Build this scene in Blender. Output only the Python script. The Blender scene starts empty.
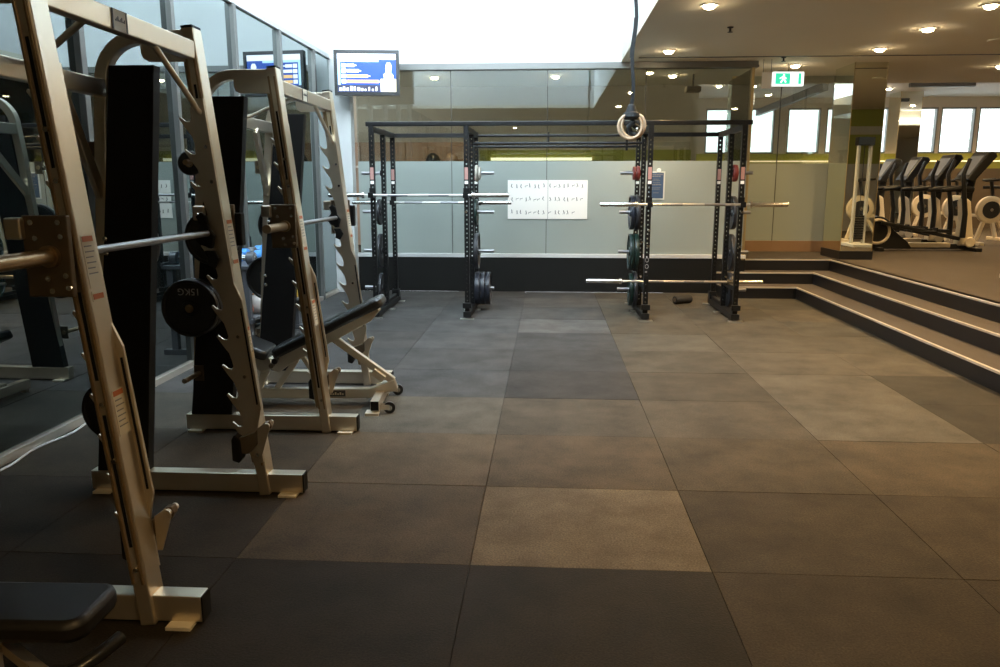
import bpy, bmesh, math, random
from mathutils import Vector, Matrix
random.seed(7)
S = bpy.context.scene
COL = S.collection
PI = math.pi

# ------------------------------------------------------------------ camera
cam_d = bpy.data.cameras.new('camera')
cam = bpy.data.objects.new('camera', cam_d)
COL.objects.link(cam)
S.camera = cam
cam_d.sensor_fit = 'HORIZONTAL'
cam_d.sensor_width = 36.0
cam_d.lens = 780.0 * 36.0 / 1000.0
cam_d.clip_start = 0.05
cam_d.clip_end = 200
cam.location = (0, 0, 1.55)
cam.rotation_euler = (math.radians(90 - 10.85), 0, math.radians(3.459))

# ------------------------------------------------------------------ world, exposure
S.view_settings.view_transform = 'Standard'
S.view_settings.look = 'None'
S.view_settings.exposure = 0.0
S.view_settings.gamma = 1.0
S.view_settings.use_curve_mapping = False
W = bpy.data.worlds.new('overcast_sky')
S.world = W
W.use_nodes = True
bgn = W.node_tree.nodes['Background']
bgn.inputs[0].default_value = (0.86, 0.94, 1.0, 1)
bgn.inputs[1].default_value = 3.5

WARM = (1.0, 0.64, 0.27)
def spot(x, y, z, power, size=2.3, blend=0.9, color=WARM):
    l = bpy.data.lights.new('downlight_beam', 'SPOT')
    l.energy = power; l.spot_size = size; l.spot_blend = blend; l.color = color
    l.shadow_soft_size = 0.06
    o = bpy.data.objects.new('downlight_beam', l); COL.objects.link(o)
    o.location = (x, y, z)
    return o
# (x, y, beam power); ceiling at 3.2
CEIL = 3.2
DOWNLIGHTS = [(1.49, 7.86, 360), (1.50, 10.42, 460), (1.49, 5.30, 1050),
              (4.09, 10.43, 440), (4.07, 9.14, 420), (4.12, 8.02, 420), (4.1, 6.4, 460), (4.1, 4.6, 620),
              (3.47, 11.77, 280), (6.4, 9.2, 420), (6.4, 12.0, 500), (0.9, 0.6, 500), (9.0, 12.0, 600), (-1.0, -1.0, 220)]  # pair nearest the camera added, out of view, to light the machines
for (x, y, p) in DOWNLIGHTS:
    spot(x, y, CEIL - 0.03, p)
# downlights of the cardio hall beyond (ceiling at 3.8) and of the room behind the glazed wall
HALL = [(5.2, 16.2, 3.6, 700), (7.4, 15.6, 3.6, 700), (9.6, 15.6, 3.6, 700), (7.4, 18.2, 3.6, 700), (10.0, 18.2, 3.6, 700), (3.6, 17.5, 3.6, 500),
        (-1.8, 12.7, 3.2, 90), (0.1, 12.7, 3.2, 90), (1.9, 12.7, 3.2, 90)]
for (x, y, z, p) in HALL:
    spot(x, y, z - 0.03, p)

# ------------------------------------------------------------------ materials
def mat(name, color, rough=0.5, metal=0.0, spec=0.5, noise=0.0, nscale=20.0, bump=0.0, bscale=200.0,
        emit=None, estr=0.0, coat=0.0, ior=None):
    m = bpy.data.materials.new(name); m.use_nodes = True
    nt = m.node_tree; b = nt.nodes['Principled BSDF']
    b.inputs['Base Color'].default_value = (*color, 1)
    b.inputs['Roughness'].default_value = rough
    b.inputs['Metallic'].default_value = metal
    b.inputs['Specular IOR Level'].default_value = spec
    b.inputs['Coat Weight'].default_value = coat
    b.inputs['Coat Roughness'].default_value = 0.02
    if ior: b.inputs['IOR'].default_value = ior
    tc = nt.nodes.new('ShaderNodeTexCoord')
    if noise > 0:
        n = nt.nodes.new('ShaderNodeTexNoise'); n.inputs['Scale'].default_value = nscale
        n.inputs['Detail'].default_value = 6
        nt.links.new(tc.outputs['Object'], n.inputs['Vector'])
        mx = nt.nodes.new('ShaderNodeMix'); mx.data_type = 'RGBA'
        mx.inputs['A'].default_value = (*[c * (1 - noise) for c in color], 1)
        mx.inputs['B'].default_value = (*[min(1, c * (1 + noise)) for c in color], 1)
        nt.links.new(n.outputs['Fac'], mx.inputs['Factor'])
        nt.links.new(mx.outputs['Result'], b.inputs['Base Color'])
    if bump > 0:
        n2 = nt.nodes.new('ShaderNodeTexNoise'); n2.inputs['Scale'].default_value = bscale
        n2.inputs['Detail'].default_value = 3
        nt.links.new(tc.outputs['Object'], n2.inputs['Vector'])
        bp = nt.nodes.new('ShaderNodeBump'); bp.inputs['Strength'].default_value = bump
        bp.inputs['Distance'].default_value = 0.01
        nt.links.new(n2.outputs['Fac'], bp.inputs['Height'])
        nt.links.new(bp.outputs['Normal'], b.inputs['Normal'])
    if emit:
        b.inputs['Emission Color'].default_value = (*emit, 1)
        b.inputs['Emission Strength'].default_value = estr
    return m

def glass_mat(name, tint=(0.95, 0.98, 0.96), ior=1.55, boost=0.0):
    m = bpy.data.materials.new(name); m.use_nodes = True
    nt = m.node_tree; nt.nodes.clear()
    o = nt.nodes.new('ShaderNodeOutputMaterial'); mx = nt.nodes.new('ShaderNodeMixShader')
    t = nt.nodes.new('ShaderNodeBsdfTransparent'); g = nt.nodes.new('ShaderNodeBsdfGlossy')
    f = nt.nodes.new('ShaderNodeFresnel'); f.inputs['IOR'].default_value = ior
    t.inputs[0].default_value = (*tint, 1); g.inputs['Roughness'].default_value = 0.0
    g.inputs['Color'].default_value = (0.96, 1, 0.99, 1)
    ma = nt.nodes.new('ShaderNodeMath'); ma.operation = 'ADD'; ma.inputs[1].default_value = boost
    ma.use_clamp = True
    nt.links.new(f.outputs[0], ma.inputs[0]); nt.links.new(ma.outputs[0], mx.inputs[0])
    nt.links.new(t.outputs[0], mx.inputs[1]); nt.links.new(g.outputs[0], mx.inputs[2])
    nt.links.new(mx.outputs[0], o.inputs['Surface'])
    return m

M = {}
M['silver'] = mat('silver_paint', (0.74, 0.66, 0.53), 0.30, 0.86, noise=0.05, nscale=6)
M['bronze'] = mat('bronze_plate', (0.17, 0.13, 0.085), 0.42, 0.6)
M['guide'] = mat('guide_rod_steel', (0.40, 0.29, 0.17), 0.33, 0.8, noise=0.2, nscale=12)
M['chrome'] = mat('chrome', (0.72, 0.70, 0.66), 0.18, 1.0)
M['barsteel'] = mat('bar_steel', (0.62, 0.60, 0.56), 0.3, 0.9)
M['oldsteel'] = mat('knurled_steel', (0.33, 0.33, 0.34), 0.35, 0.9)
M['black'] = mat('black_panel', (0.008, 0.008, 0.008), 0.6, 0, 0.25)
M['blackgloss'] = mat('black_plastic', (0.012, 0.012, 0.012), 0.3, 0, 0.5)
M['rackblack'] = mat('rack_powder_coat', (0.005, 0.005, 0.005), 0.4, 0.0, 0.35)
M['vinyl'] = mat('black_vinyl', (0.010, 0.010, 0.010), 0.33, 0, 0.5, bump=0.05, bscale=400)
M['vinylmatte'] = mat('worn_black_vinyl', (0.010, 0.009, 0.008), 0.42, 0, 0.3, bump=0.05, bscale=400)
M['iron'] = mat('cast_iron', (0.014, 0.014, 0.014), 0.42, 0.0, 0.6)
M['ironrim'] = mat('cast_iron_rim', (0.02, 0.02, 0.02), 0.3, 0.2, 0.7)
M['rubber'] = mat('bumper_rubber', (0.02, 0.021, 0.025), 0.45, 0, 0.5)
M['rubberblue'] = mat('blue_black_rubber', (0.014, 0.017, 0.026), 0.4, 0, 0.5)
M['rubbergreen'] = mat('dark_green_rubber', (0.006, 0.022, 0.018), 0.42, 0, 0.5)
M['rubberred'] = mat('red_rubber', (0.20, 0.03, 0.022), 0.5)
M['rubberwhite'] = mat('cream_rubber', (0.5, 0.47, 0.4), 0.5)
M['label'] = mat('label_paper', (0.72, 0.66, 0.52), 0.5)
M['orange'] = mat('label_orange', (0.55, 0.16, 0.05), 0.5)
M['ink'] = mat('ink', (0.06, 0.06, 0.06), 0.6)
M['inkgrey'] = mat('grey_ink', (0.25, 0.24, 0.23), 0.6)
M['paper'] = mat('poster_paper', (0.86, 0.84, 0.78), 0.6)
M['pinklabel'] = mat('pink_decal', (0.42, 0.22, 0.19), 0.5)
M['whitetext'] = mat('white_lettering', (0.6, 0.6, 0.57), 0.5)
M['ceiling'] = mat('ceiling_paint', (0.80, 0.74, 0.60), 0.9, noise=0.03, nscale=2)
M['white'] = mat('white_paint', (0.84, 0.85, 0.84), 0.7)
M['beige'] = mat('beige_wall', (0.52, 0.46, 0.37), 0.8)
M['lime'] = mat('lime_wall', (0.30, 0.30, 0.05), 0.7)
M['darkbrown'] = mat('dark_brown_wall', (0.12, 0.085, 0.05), 0.6, noise=0.2, nscale=1.5)
M['timber'] = mat('timber_cabinet', (0.27, 0.17, 0.10), 0.45, noise=0.2, nscale=4)
M['woodbase'] = mat('timber_plinth', (0.26, 0.16, 0.09), 0.4, noise=0.25, nscale=3)
M['blackwall'] = mat('black_wall_panel', (0.008, 0.008, 0.007), 0.5, 0, 0.3, noise=0.2, nscale=3)
M['riser'] = mat('black_step_riser', (0.008, 0.008, 0.009), 0.4, 0, 0.5)
M['alu'] = mat('aluminium_frame', (0.17, 0.17, 0.16), 0.4, 0.6)
M['alulight'] = mat('pale_frame', (0.62, 0.63, 0.62), 0.5, 0.2)
M['nosing'] = mat('aluminium_nosing', (0.72, 0.66, 0.58), 0.35, 0.6)
M['gold'] = mat('brass_coloured_post', (0.42, 0.32, 0.16), 0.3, 0.7)
M['darkframe'] = mat('dark_frame', (0.05, 0.045, 0.04), 0.45, 0.3)
M['mirror'] = mat('mirror_cladding', (0.78, 0.80, 0.72), 0.01, 1.0)
M['skypanel'] = mat('skylight_diffuser', (0.9, 0.9, 0.9), 0.8, emit=(0.73, 0.88, 1.0), estr=15.0)
M['lamp'] = mat('lamp_lens', (1, 0.9, 0.8), 0.5, emit=(1.0, 0.78, 0.48), estr=120.0)
M['lamptrim'] = mat('downlight_trim', (0.6, 0.55, 0.48), 0.5)
M['cove'] = mat('strip_lamp', (1, 1, 1), 0.5, emit=(1.0, 0.92, 0.55), estr=1.5)
M['covewarm'] = mat('warm_strip_lamp', (1, 1, 1), 0.5, emit=(1.0, 0.72, 0.38), estr=1.3)
M['uplight'] = mat('cove_uplight', (1, 1, 1), 0.5, emit=(1.0, 0.93, 0.82), estr=16.0)
M['exitgreen'] = mat('exit_sign_green', (0.02, 0.5, 0.28), 0.5, emit=(0.05, 0.85, 0.50), estr=0.9)
M['exitwhite'] = mat('exit_sign_white', (0.9, 0.9, 0.9), 0.5, emit=(0.95, 1.0, 0.97), estr=1.5)
M['tvblue'] = mat('screen_blue', (0.0, 0.05, 0.3), 0.3, emit=(0.015, 0.09, 0.50), estr=1.0)
M['tvwhite'] = mat('screen_white', (0.8, 0.8, 0.8), 0.3, emit=(0.85, 0.93, 1.0), estr=1.5)
M['tvcyan'] = mat('screen_pale_blue', (0.5, 0.7, 0.8), 0.3, emit=(0.35, 0.68, 0.95), estr=1.2)
M['tvorange'] = mat('screen_orange', (0.8, 0.4, 0.1), 0.3, emit=(1.0, 0.72, 0.36), estr=1.1)
M['tvyellow'] = mat('screen_yellow', (0.8, 0.7, 0.4), 0.3, emit=(1.0, 0.86, 0.50), estr=1.1)
M['tvdark'] = mat('screen_dark', (0.02, 0.02, 0.04), 0.3, emit=(0.04, 0.05, 0.12), estr=1.0)
M['screen'] = mat('console_screen', (0.10, 0.10, 0.10), 0.5, emit=(0.35, 0.33, 0.28), estr=0.2)
M['cream'] = mat('cream_plastic', (0.62, 0.54, 0.40), 0.4)
M['wood'] = mat('pale_wood', (0.56, 0.40, 0.26), 0.4, noise=0.15, nscale=30)
M['strap'] = mat('black_webbing', (0.008, 0.009, 0.010), 0.7)
M['strapgreen'] = mat('green_grey_webbing', (0.10, 0.22, 0.20), 0.6)
M['cable'] = mat('white_cable', (0.80, 0.80, 0.80), 0.5)
M['bluepaint'] = mat('blue_vinyl', (0.05, 0.22, 0.55), 0.3)
M['greydb'] = mat('grey_urethane', (0.10, 0.105, 0.115), 0.35, 0.2)
M['whitekb'] = mat('pale_grey_vinyl', (0.55, 0.54, 0.52), 0.4)
M['orangekb'] = mat('orange_vinyl', (0.80, 0.20, 0.06), 0.4)
M['yellowkb'] = mat('yellow_vinyl', (0.85, 0.55, 0.08), 0.4)
M['bluesign'] = mat('blue_poster', (0.045, 0.085, 0.16), 0.5)
M['acrylic'] = mat('clear_acrylic_edge', (0.62, 0.66, 0.62), 0.2)
M['foam'] = mat('black_foam', (0.02, 0.018, 0.016), 0.8)
M['frost'] = mat('frosted_glass', (0.30, 0.34, 0.31), 0.55, 0, 0.3, coat=0.35)
M['glass'] = glass_mat('clear_glass', tint=(0.80, 0.84, 0.82), ior=1.8, boost=0.03)
M['glasswin'] = glass_mat('window_glass', ior=1.5)
def side_glass():
    m = bpy.data.materials.new('dark_tinted_glass'); m.use_nodes = True
    nt = m.node_tree; nt.nodes.clear()
    o = nt.nodes.new('ShaderNodeOutputMaterial'); mx = nt.nodes.new('ShaderNodeMixShader')
    d = nt.nodes.new('ShaderNodeBsdfDiffuse'); d.inputs[0].default_value = (0.004, 0.006, 0.006, 1)
    g = nt.nodes.new('ShaderNodeBsdfGlossy'); g.inputs['Roughness'].default_value = 0.0
    g.inputs['Color'].default_value = (0.90, 1.0, 1.0, 1)
    f = nt.nodes.new('ShaderNodeFresnel'); f.inputs['IOR'].default_value = 1.9
    ma = nt.nodes.new('ShaderNodeMath'); ma.operation = 'ADD'; ma.inputs[1].default_value = 0.16; ma.use_clamp = True
    nt.links.new(f.outputs[0], ma.inputs[0]); nt.links.new(ma.outputs[0], mx.inputs[0])
    nt.links.new(d.outputs[0], mx.inputs[1]); nt.links.new(g.outputs[0], mx.inputs[2]); nt.links.new(mx.outputs[0], o.inputs[0])
    return m
M['sideglass'] = side_glass()
M['subfloor'] = mat('floor_joint', (0.012, 0.011, 0.010), 0.9)

# carpet of the raised hall
M['carpet'] = mat('brown_carpet', (0.050, 0.038, 0.026), 0.95, noise=0.25, nscale=3, bump=0.3, bscale=300)
M['tread'] = mat('grey_brown_tread', (0.06, 0.047, 0.036), 0.85, noise=0.15, nscale=8, bump=0.2, bscale=300)

# rubber tiles: per-tile colour in a colour attribute, plus speckle and scuffs
m = bpy.data.materials.new('rubber_tiles'); m.use_nodes = True
nt = m.node_tree; b = nt.nodes['Principled BSDF']
b.inputs['Roughness'].default_value = 0.72
b.inputs['Specular IOR Level'].default_value = 0.22
at = nt.nodes.new('ShaderNodeAttribute'); at.attribute_name = 'tile'
tc = nt.nodes.new('ShaderNodeTexCoord')
n1 = nt.nodes.new('ShaderNodeTexNoise'); n1.inputs['Scale'].default_value = 3.0; n1.inputs['Detail'].default_value = 12; n1.inputs['Roughness'].default_value = 0.65
n2 = nt.nodes.new('ShaderNodeTexNoise'); n2.inputs['Scale'].default_value = 120; n2.inputs['Detail'].default_value = 3
for n in (n1, n2): nt.links.new(tc.outputs['Object'], n.inputs['Vector'])
r1 = nt.nodes.new('ShaderNodeMapRange'); r1.inputs[1].default_value = 0.3; r1.inputs[2].default_value = 0.7
r1.inputs[3].default_value = 0.60; r1.inputs[4].default_value = 1.40
r2 = nt.nodes.new('ShaderNodeMapRange'); r2.inputs[1].default_value = 0.3; r2.inputs[2].default_value = 0.7
r2.inputs[3].default_value = 0.62; r2.inputs[4].default_value = 1.38
nt.links.new(n1.outputs['Fac'], r1.inputs[0]); nt.links.new(n2.outputs['Fac'], r2.inputs[0])
mu = nt.nodes.new('ShaderNodeMath'); mu.operation = 'MULTIPLY'
nt.links.new(r1.outputs[0], mu.inputs[0]); nt.links.new(r2.outputs[0], mu.inputs[1])
vm = nt.nodes.new('ShaderNodeVectorMath'); vm.operation = 'SCALE'
nt.links.new(at.outputs['Color'], vm.inputs[0]); nt.links.new(mu.outputs[0], vm.inputs['Scale'])
nt.links.new(vm.outputs[0], b.inputs['Base Color'])
bp = nt.nodes.new('ShaderNodeBump'); bp.inputs['Strength'].default_value = 0.35; bp.inputs['Distance'].default_value = 0.006
nt.links.new(n2.outputs['Fac'], bp.inputs['Height']); nt.links.new(bp.outputs['Normal'], b.inputs['Normal'])
M['tiles'] = m

# ------------------------------------------------------------------ helpers
class MB:
    def __init__(s): s.v = []; s.f = []
    def add(s, vs, fs):
        k = len(s.v); s.v += [tuple(v) for v in vs]; s.f += [tuple(i + k for i in f) for f in fs]; return s
    def box(s, x0, x1, y0, y1, z0, z1):
        return s.add([(x0, y0, z0), (x1, y0, z0), (x1, y1, z0), (x0, y1, z0), (x0, y0, z1), (x1, y0, z1), (x1, y1, z1), (x0, y1, z1)],
                     [(0, 3, 2, 1), (4, 5, 6, 7), (0, 1, 5, 4), (1, 2, 6, 5), (2, 3, 7, 6), (3, 0, 4, 7)])
    def beam(s, p0, p1, w, h, up=(0, 1, 0)):
        """bar of rectangular section: w along `up` made perpendicular, h across it"""
        p0 = Vector(p0); p1 = Vector(p1); d = (p1 - p0).normalized(); u = Vector(up)
        u = (u - d * u.dot(d)).normalized(); r = d.cross(u)
        vs = []
        for p in (p0, p1):
            for a, b_ in ((-1, -1), (1, -1), (1, 1), (-1, 1)): vs.append(p + u * (a * w / 2) + r * (b_ * h / 2))
        return s.add(vs, [(0, 1, 2, 3), (7, 6, 5, 4), (0, 4, 5, 1), (1, 5, 6, 2), (2, 6, 7, 3), (3, 7, 4, 0)])
    def tube(s, pts, r, seg=12, closed=False, rect=None, up=(0, 0, 1)):
        pts = [Vector(p) for p in pts]; n = len(pts)
        rs = r if isinstance(r, (list, tuple)) else [r] * n
        vs = []; N = None
        for i in range(n):
            if closed: d = pts[(i + 1) % n] - pts[i - 1]
            else: d = pts[min(i + 1, n - 1)] - pts[max(i - 1, 0)]
            d.normalize()
            if rect:
                u = Vector(up); u = (u - d * u.dot(d)).normalized()
            else:
                if N is None:
                    N = Vector((0, 0, 1)) if abs(d.z) < 0.9 else Vector((1, 0, 0))
                u = (N - d * N.dot(d)).normalized(); N = u
            w = d.cross(u)
            if rect:
                for a, b_ in ((-1, -1), (1, -1), (1, 1), (-1, 1)): vs.append(pts[i] + u * (a * rect[0] / 2) + w * (b_ * rect[1] / 2))
            else:
                for k in range(seg):
                    t = 2 * PI * k / seg; vs.append(pts[i] + (u * math.cos(t) + w * math.sin(t)) * rs[i])
        sg = 4 if rect else seg
        fs = []
        for i in range(n if closed else n - 1):
            j = (i + 1) % n
            for k in range(sg):
                k2 = (k + 1) % sg
                fs.append((i * sg + k, i * sg + k2, j * sg + k2, j * sg + k))
        if not closed:
            fs.append(tuple(range(sg - 1, -1, -1))); fs.append(tuple((n - 1) * sg + k for k in range(sg)))
        return s.add(vs, fs)
    def lathe(s, prof, o, ax='y', seg=32):
        """prof: (radius, height) pairs, revolved round axis through o"""
        vs = []; fs = []; o = Vector(o)
        for (r, h) in prof:
            for k in range(seg):
                t = 2 * PI * k / seg; a = r * math.cos(t); b_ = r * math.sin(t)
                p = {'y': Vector((a, h, b_)), 'x': Vector((h, a, b_)), 'z': Vector((a, b_, h))}[ax]
                vs.append(o + p)
        n = len(prof)
        for i in range(n - 1):
            for k in range(seg):
                k2 = (k + 1) % seg
                fs.append((i * seg + k, i * seg + k2, (i + 1) * seg + k2, (i + 1) * seg + k))
        fs.append(tuple(range(seg - 1, -1, -1))); fs.append(tuple((n - 1) * seg + k for k in range(seg)))
        return s.add(vs, fs)
    def prism(s, poly, fn, t0, t1):
        """poly: 2-D outline; fn(a,b,t) -> 3-D; extruded from t0 to t1"""
        n = len(poly)
        vs = [fn(a, b_, t0) for a, b_ in poly] + [fn(a, b_, t1) for a, b_ in poly]
        fs = [tuple(range(n)), tuple(range(2 * n - 1, n - 1, -1))] + [(i, i + n, (i + 1) % n + n, (i + 1) % n) for i in range(n)]
        return s.add(vs, fs)
    def build(s, name, m, parent=None, bevel=0.0, smooth=False, label=None, loc=None):
        me = bpy.data.meshes.new(name); me.from_pydata(s.v, [], s.f); me.validate()
        bm = bmesh.new(); bm.from_mesh(me); bmesh.ops.recalc_face_normals(bm, faces=bm.faces); bm.to_mesh(me); bm.free()
        me.materials.append(m)
        o = bpy.data.objects.new(name, me); COL.objects.link(o)
        if parent: o.parent = parent
        if loc: o.location = loc
        if label: o['label'] = label
        if bevel > 0:
            b_ = o.modifiers.new('bevel', 'BEVEL'); b_.width = bevel; b_.segments = 2; b_.limit_method = 'ANGLE'; b_.angle_limit = 0.6
        if smooth:
            for p in me.polygons: p.use_smooth = True
            me.set_sharp_from_angle(angle=0.7)
        return o

def thing(name, label, cat, loc=(0, 0, 0), rz=0.0, group=None):
    o = bpy.data.objects.new(name, None); COL.objects.link(o)
    o.location = loc; o.rotation_euler = (0, 0, rz); o.empty_display_size = 0.1
    o['label'] = label; o['category'] = cat
    if group: o['group'] = group
    return o
def tag(o, label, cat, group=None):
    o['label'] = label; o['category'] = cat
    if group: o['group'] = group
    return o
def struct(name, mb, m, parent=None, bevel=0.0):
    o = mb.build(name, m, parent, bevel)
    if parent is None: o['kind'] = 'structure'
    return o
def copy_tree(o, parent=None):
    c = o.copy(); COL.objects.link(c); c.parent = parent
    for ch in list(o.children): copy_tree(ch, c)
    return c
def dup(o, loc, label, group=None, rz=None):
    c = copy_tree(o); c.location = loc; c['label'] = label
    if rz is not None: c.rotation_euler = (0, 0, rz)
    if group: c['group'] = group
    return c
def text_mb(txt, size, fn, depth=0.002):
    cu = bpy.data.curves.new('t', 'FONT'); cu.body = txt; cu.size = size; cu.extrude = depth / 2
    cu.align_x = 'CENTER'; cu.align_y = 'CENTER'; cu.resolution_u = 3
    o = bpy.data.objects.new('t', cu)
    me = bpy.data.meshes.new_from_object(o)
    mb = MB(); mb.add([fn(v.co) for v in me.vertices], [tuple(p.vertices) for p in me.polygons])
    bpy.data.objects.remove(o); bpy.data.curves.remove(cu); bpy.data.meshes.remove(me)
    return mb
def arc(cx, cz, r, a0, a1, n, y=0.0):
    return [(cx + r * math.cos(a0 + (a1 - a0) * i / n), y, cz + r * math.sin(a0 + (a1 - a0) * i / n)) for i in range(n + 1)]

# ================================================================== SETTING
XL = -3.06; YB = 11.35; XE = 2.80; UP = 0.48
# --- floor of tiles
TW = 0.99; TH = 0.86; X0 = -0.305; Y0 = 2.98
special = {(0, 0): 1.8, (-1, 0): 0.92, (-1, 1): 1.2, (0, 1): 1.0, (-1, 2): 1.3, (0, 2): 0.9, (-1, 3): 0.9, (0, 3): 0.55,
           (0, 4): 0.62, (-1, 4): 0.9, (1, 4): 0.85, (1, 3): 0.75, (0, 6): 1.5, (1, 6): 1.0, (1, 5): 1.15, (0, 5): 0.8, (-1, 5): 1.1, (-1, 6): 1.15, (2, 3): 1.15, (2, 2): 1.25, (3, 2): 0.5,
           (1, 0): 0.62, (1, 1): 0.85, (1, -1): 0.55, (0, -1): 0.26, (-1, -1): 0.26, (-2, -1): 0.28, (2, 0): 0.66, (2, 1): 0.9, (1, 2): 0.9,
           (-2, 0): 0.45, (-2, 1): 0.7, (2, -1): 0.5, (3, 0): 0.7, (3, 3): 0.55, (0, -2): 0.32, (-1, -2): 0.3, (-3, 0): 0.4, (-3, -1): 0.35, (-3, 1): 0.6, (1, -2): 0.5}  # tile tones; front rows also darkened to paint in the light falloff
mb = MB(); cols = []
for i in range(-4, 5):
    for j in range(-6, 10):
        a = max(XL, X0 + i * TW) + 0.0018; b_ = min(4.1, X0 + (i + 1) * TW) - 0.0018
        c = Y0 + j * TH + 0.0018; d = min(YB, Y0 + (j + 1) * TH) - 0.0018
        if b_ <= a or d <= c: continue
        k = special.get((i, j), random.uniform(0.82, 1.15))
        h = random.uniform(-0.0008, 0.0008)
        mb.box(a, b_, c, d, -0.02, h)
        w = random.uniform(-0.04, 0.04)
        # light cast painted into the tiles: cool grey far left, warm brown in front
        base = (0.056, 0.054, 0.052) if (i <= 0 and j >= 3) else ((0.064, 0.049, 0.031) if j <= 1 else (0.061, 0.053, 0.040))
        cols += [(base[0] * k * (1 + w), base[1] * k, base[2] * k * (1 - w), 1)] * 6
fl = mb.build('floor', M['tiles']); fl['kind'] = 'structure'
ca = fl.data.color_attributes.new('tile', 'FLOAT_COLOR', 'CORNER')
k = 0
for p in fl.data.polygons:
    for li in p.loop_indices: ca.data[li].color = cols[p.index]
MB().box(XL - 0.1, 4.2, -3.2, YB, -0.12, -0.012).build('subfloor_slab', M['subfloor'], fl)

# --- raised floor and steps (L shaped)
XS = 2.40
def lshape(xa, ya, xb, yb, z0, z1):
    """region x>xa (all y) or y>ya (x>XS), minus x>xb & y... filled as two boxes up to xb / yb"""
    mb = MB(); mb.box(xa, xb, -3.1, yb, z0, z1); mb.box(XS, xa, ya, yb, z0, z1); return mb
def step(n, xa, ya, xb, yb, z):
    r = struct('trim_%d' % n, lshape(xa + 0.012, ya + 0.012, xb, yb, 0.0, z - 0.012), M['riser'])
    t = MB(); t.box(xa + 0.03, xb + 0.05, -3.1, yb, z - 0.012, z); t.box(XS, xa + 0.03, ya + 0.03, yb, z - 0.012, z)
    t.build('tread', M['tread'] if n < 3 else M['carpet'], r)
    s = MB(); s.box(xa, xa + 0.03, -3.1, ya + 0.03, z - 0.016, z + 0.002); s.box(XS, xa, ya, ya + 0.03, z - 0.016, z + 0.002)
    s.build('nosing_strip', M['nosing'], r, label='pale metal edge strip of the step')
step(1, 3.40, 10.83, 3.76, 11.22, 0.16)
step(2, 3.74, 11.20, 4.08, 11.52, 0.32)
step(3, 4.06, 11.50, 4.12, 11.56, 0.48)
uf = MB(); uf.box(4.10, 13.2, -3.1, 20.2, 0.0, UP); uf.box(XS, 4.10, 11.55, 20.2, 0, UP); uf.box(-6.2, XS, 11.47, 20.2, 0, UP)
o = struct('floor_upper', uf, M['carpet'])

# --- back wall: black base, pale sill, frosted + clear glazing
struct('wall_back', MB().box(XL, XS + 0.1, YB, YB + 0.12, 0, 0.50).box(XS + 0.1, XE + .03, YB + 0.02, YB + 0.12, 0.3, 0.50), M['blackwall'])
for i, x in enumerate((-1.38, 0.0)):
    pass
tr = MB().box(XL, XE + 0.03, YB - 0.015, YB + 0.10, 0.50, 0.555)
struct('trim_4', tr, M['alulight'], bevel=0.004)
joints = [-2.74, -1.38, -0.02, 1.34, XE]
for n, (a, b_) in enumerate(zip(joints[:-1], joints[1:])):
    w = struct('window_%d' % (n + 1), MB().box(a + 0.003, b_ - 0.003, YB + 0.02, YB + 0.032, 0.555, 1.87), M['frost'])
    MB().box(a + 0.003, b_ - 0.003, YB + 0.02, YB + 0.032, 1.87, 3.12).build('clear_pane', M['glass'], w)
    if n < 3:
        MB().box(b_ - 0.004, b_ + 0.004, YB + 0.015, YB + 0.037, 0.555, 3.12).build('joint', M['darkframe'], w)
struct('trim_5', MB().box(XL, XE + 0.05, YB - 0.05, YB + 0.10, 3.115, 3.145).box(XL, XE + 0.05, YB - 0.02, YB + 0.08, 3.145, 3.2), M['alu'])
struct('trim_6', MB().box(XE - 0.025, XE + 0.01, YB, YB + 0.10, 0.48, 3.12), M['gold'])
# return side of the glazed box and the raised glass wall further back
YB2 = 12.92
w = struct('window_5', MB().box(XE, XE + 0.012, YB + 0.11, YB2, UP + 0.2, 1.87), M['frost'])
MB().box(XE, XE + 0.012, YB + 0.11, YB2, 1.87, 3.12).build('clear_pane', M['glass'], w)
for n, (a, b_) in enumerate(((2.86, 3.62), (3.63, 4.43))):
    w = struct('window_%d' % (6 + n), MB().box(a, b_, YB2, YB2 + 0.012, UP + 0.17, 1.87), M['frost'])
    MB().box(a, b_, YB2, YB2 + 0.012, 1.87, 3.2).build('clear_pane', M['glass'], w)
    MB().box(b_ - 0.003, b_ + 0.007, YB2 - 0.006, YB2 + 0.018, UP + 0.17, 3.2).build('joint', M['darkframe'], w)
struct('trim_7', MB().box(2.80, 4.45, YB2 - 0.04, YB2 + 0.06, UP, UP + 0.17), M['woodbase'])
struct('trim_8', MB().box(2.86, 2.93, YB2 - 0.02, YB2 + 0.05, UP, 3.2), M['gold'])

WY0_ = 4.85
# --- left glass wall
LY = [-3.0, -1.4, -0.1, 1.21, 2.52, 3.83, 5.14, 6.45, 7.76, 9.07, 10.38, 11.30]
for n, (a, b_) in enumerate(zip(LY[:-1], LY[1:])):
    w = struct('window_%d' % (10 + n), MB().box(XL - 0.012, XL, a, b_, 0.06, 3.25), M['sideglass'])
    MB().box(XL - 0.06, XL + 0.045, b_ - 0.03, b_ + 0.03, 0.0, 3.25).build('window_frame', M['alu'], w, bevel=0.004)
struct('baseboard_left', MB().box(XL - 0.08, XL + 0.03, -3.1, YB, 0.0, 0.05), M['nosing'])
struct('wall_left', MB().box(XL - 0.25, XL - 0.06, -3.1, YB + 0.1, -0.1, 5.0), M['black'])
struct('trim_10', MB().box(XL - 0.02, XL + 0.03, -3.1, YB, 3.25, 3.30), M['alulight'])
struct('ceiling_left', MB().box(XL - 0.1, XL + 0.02, -3.1, WY0_, 3.30, 3.36), M['ceiling'])
struct('trim_11', MB().box(XL, -2.77, YB - 0.20, YB, 0.0, 3.3), M['alulight'], bevel=0.006)

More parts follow.
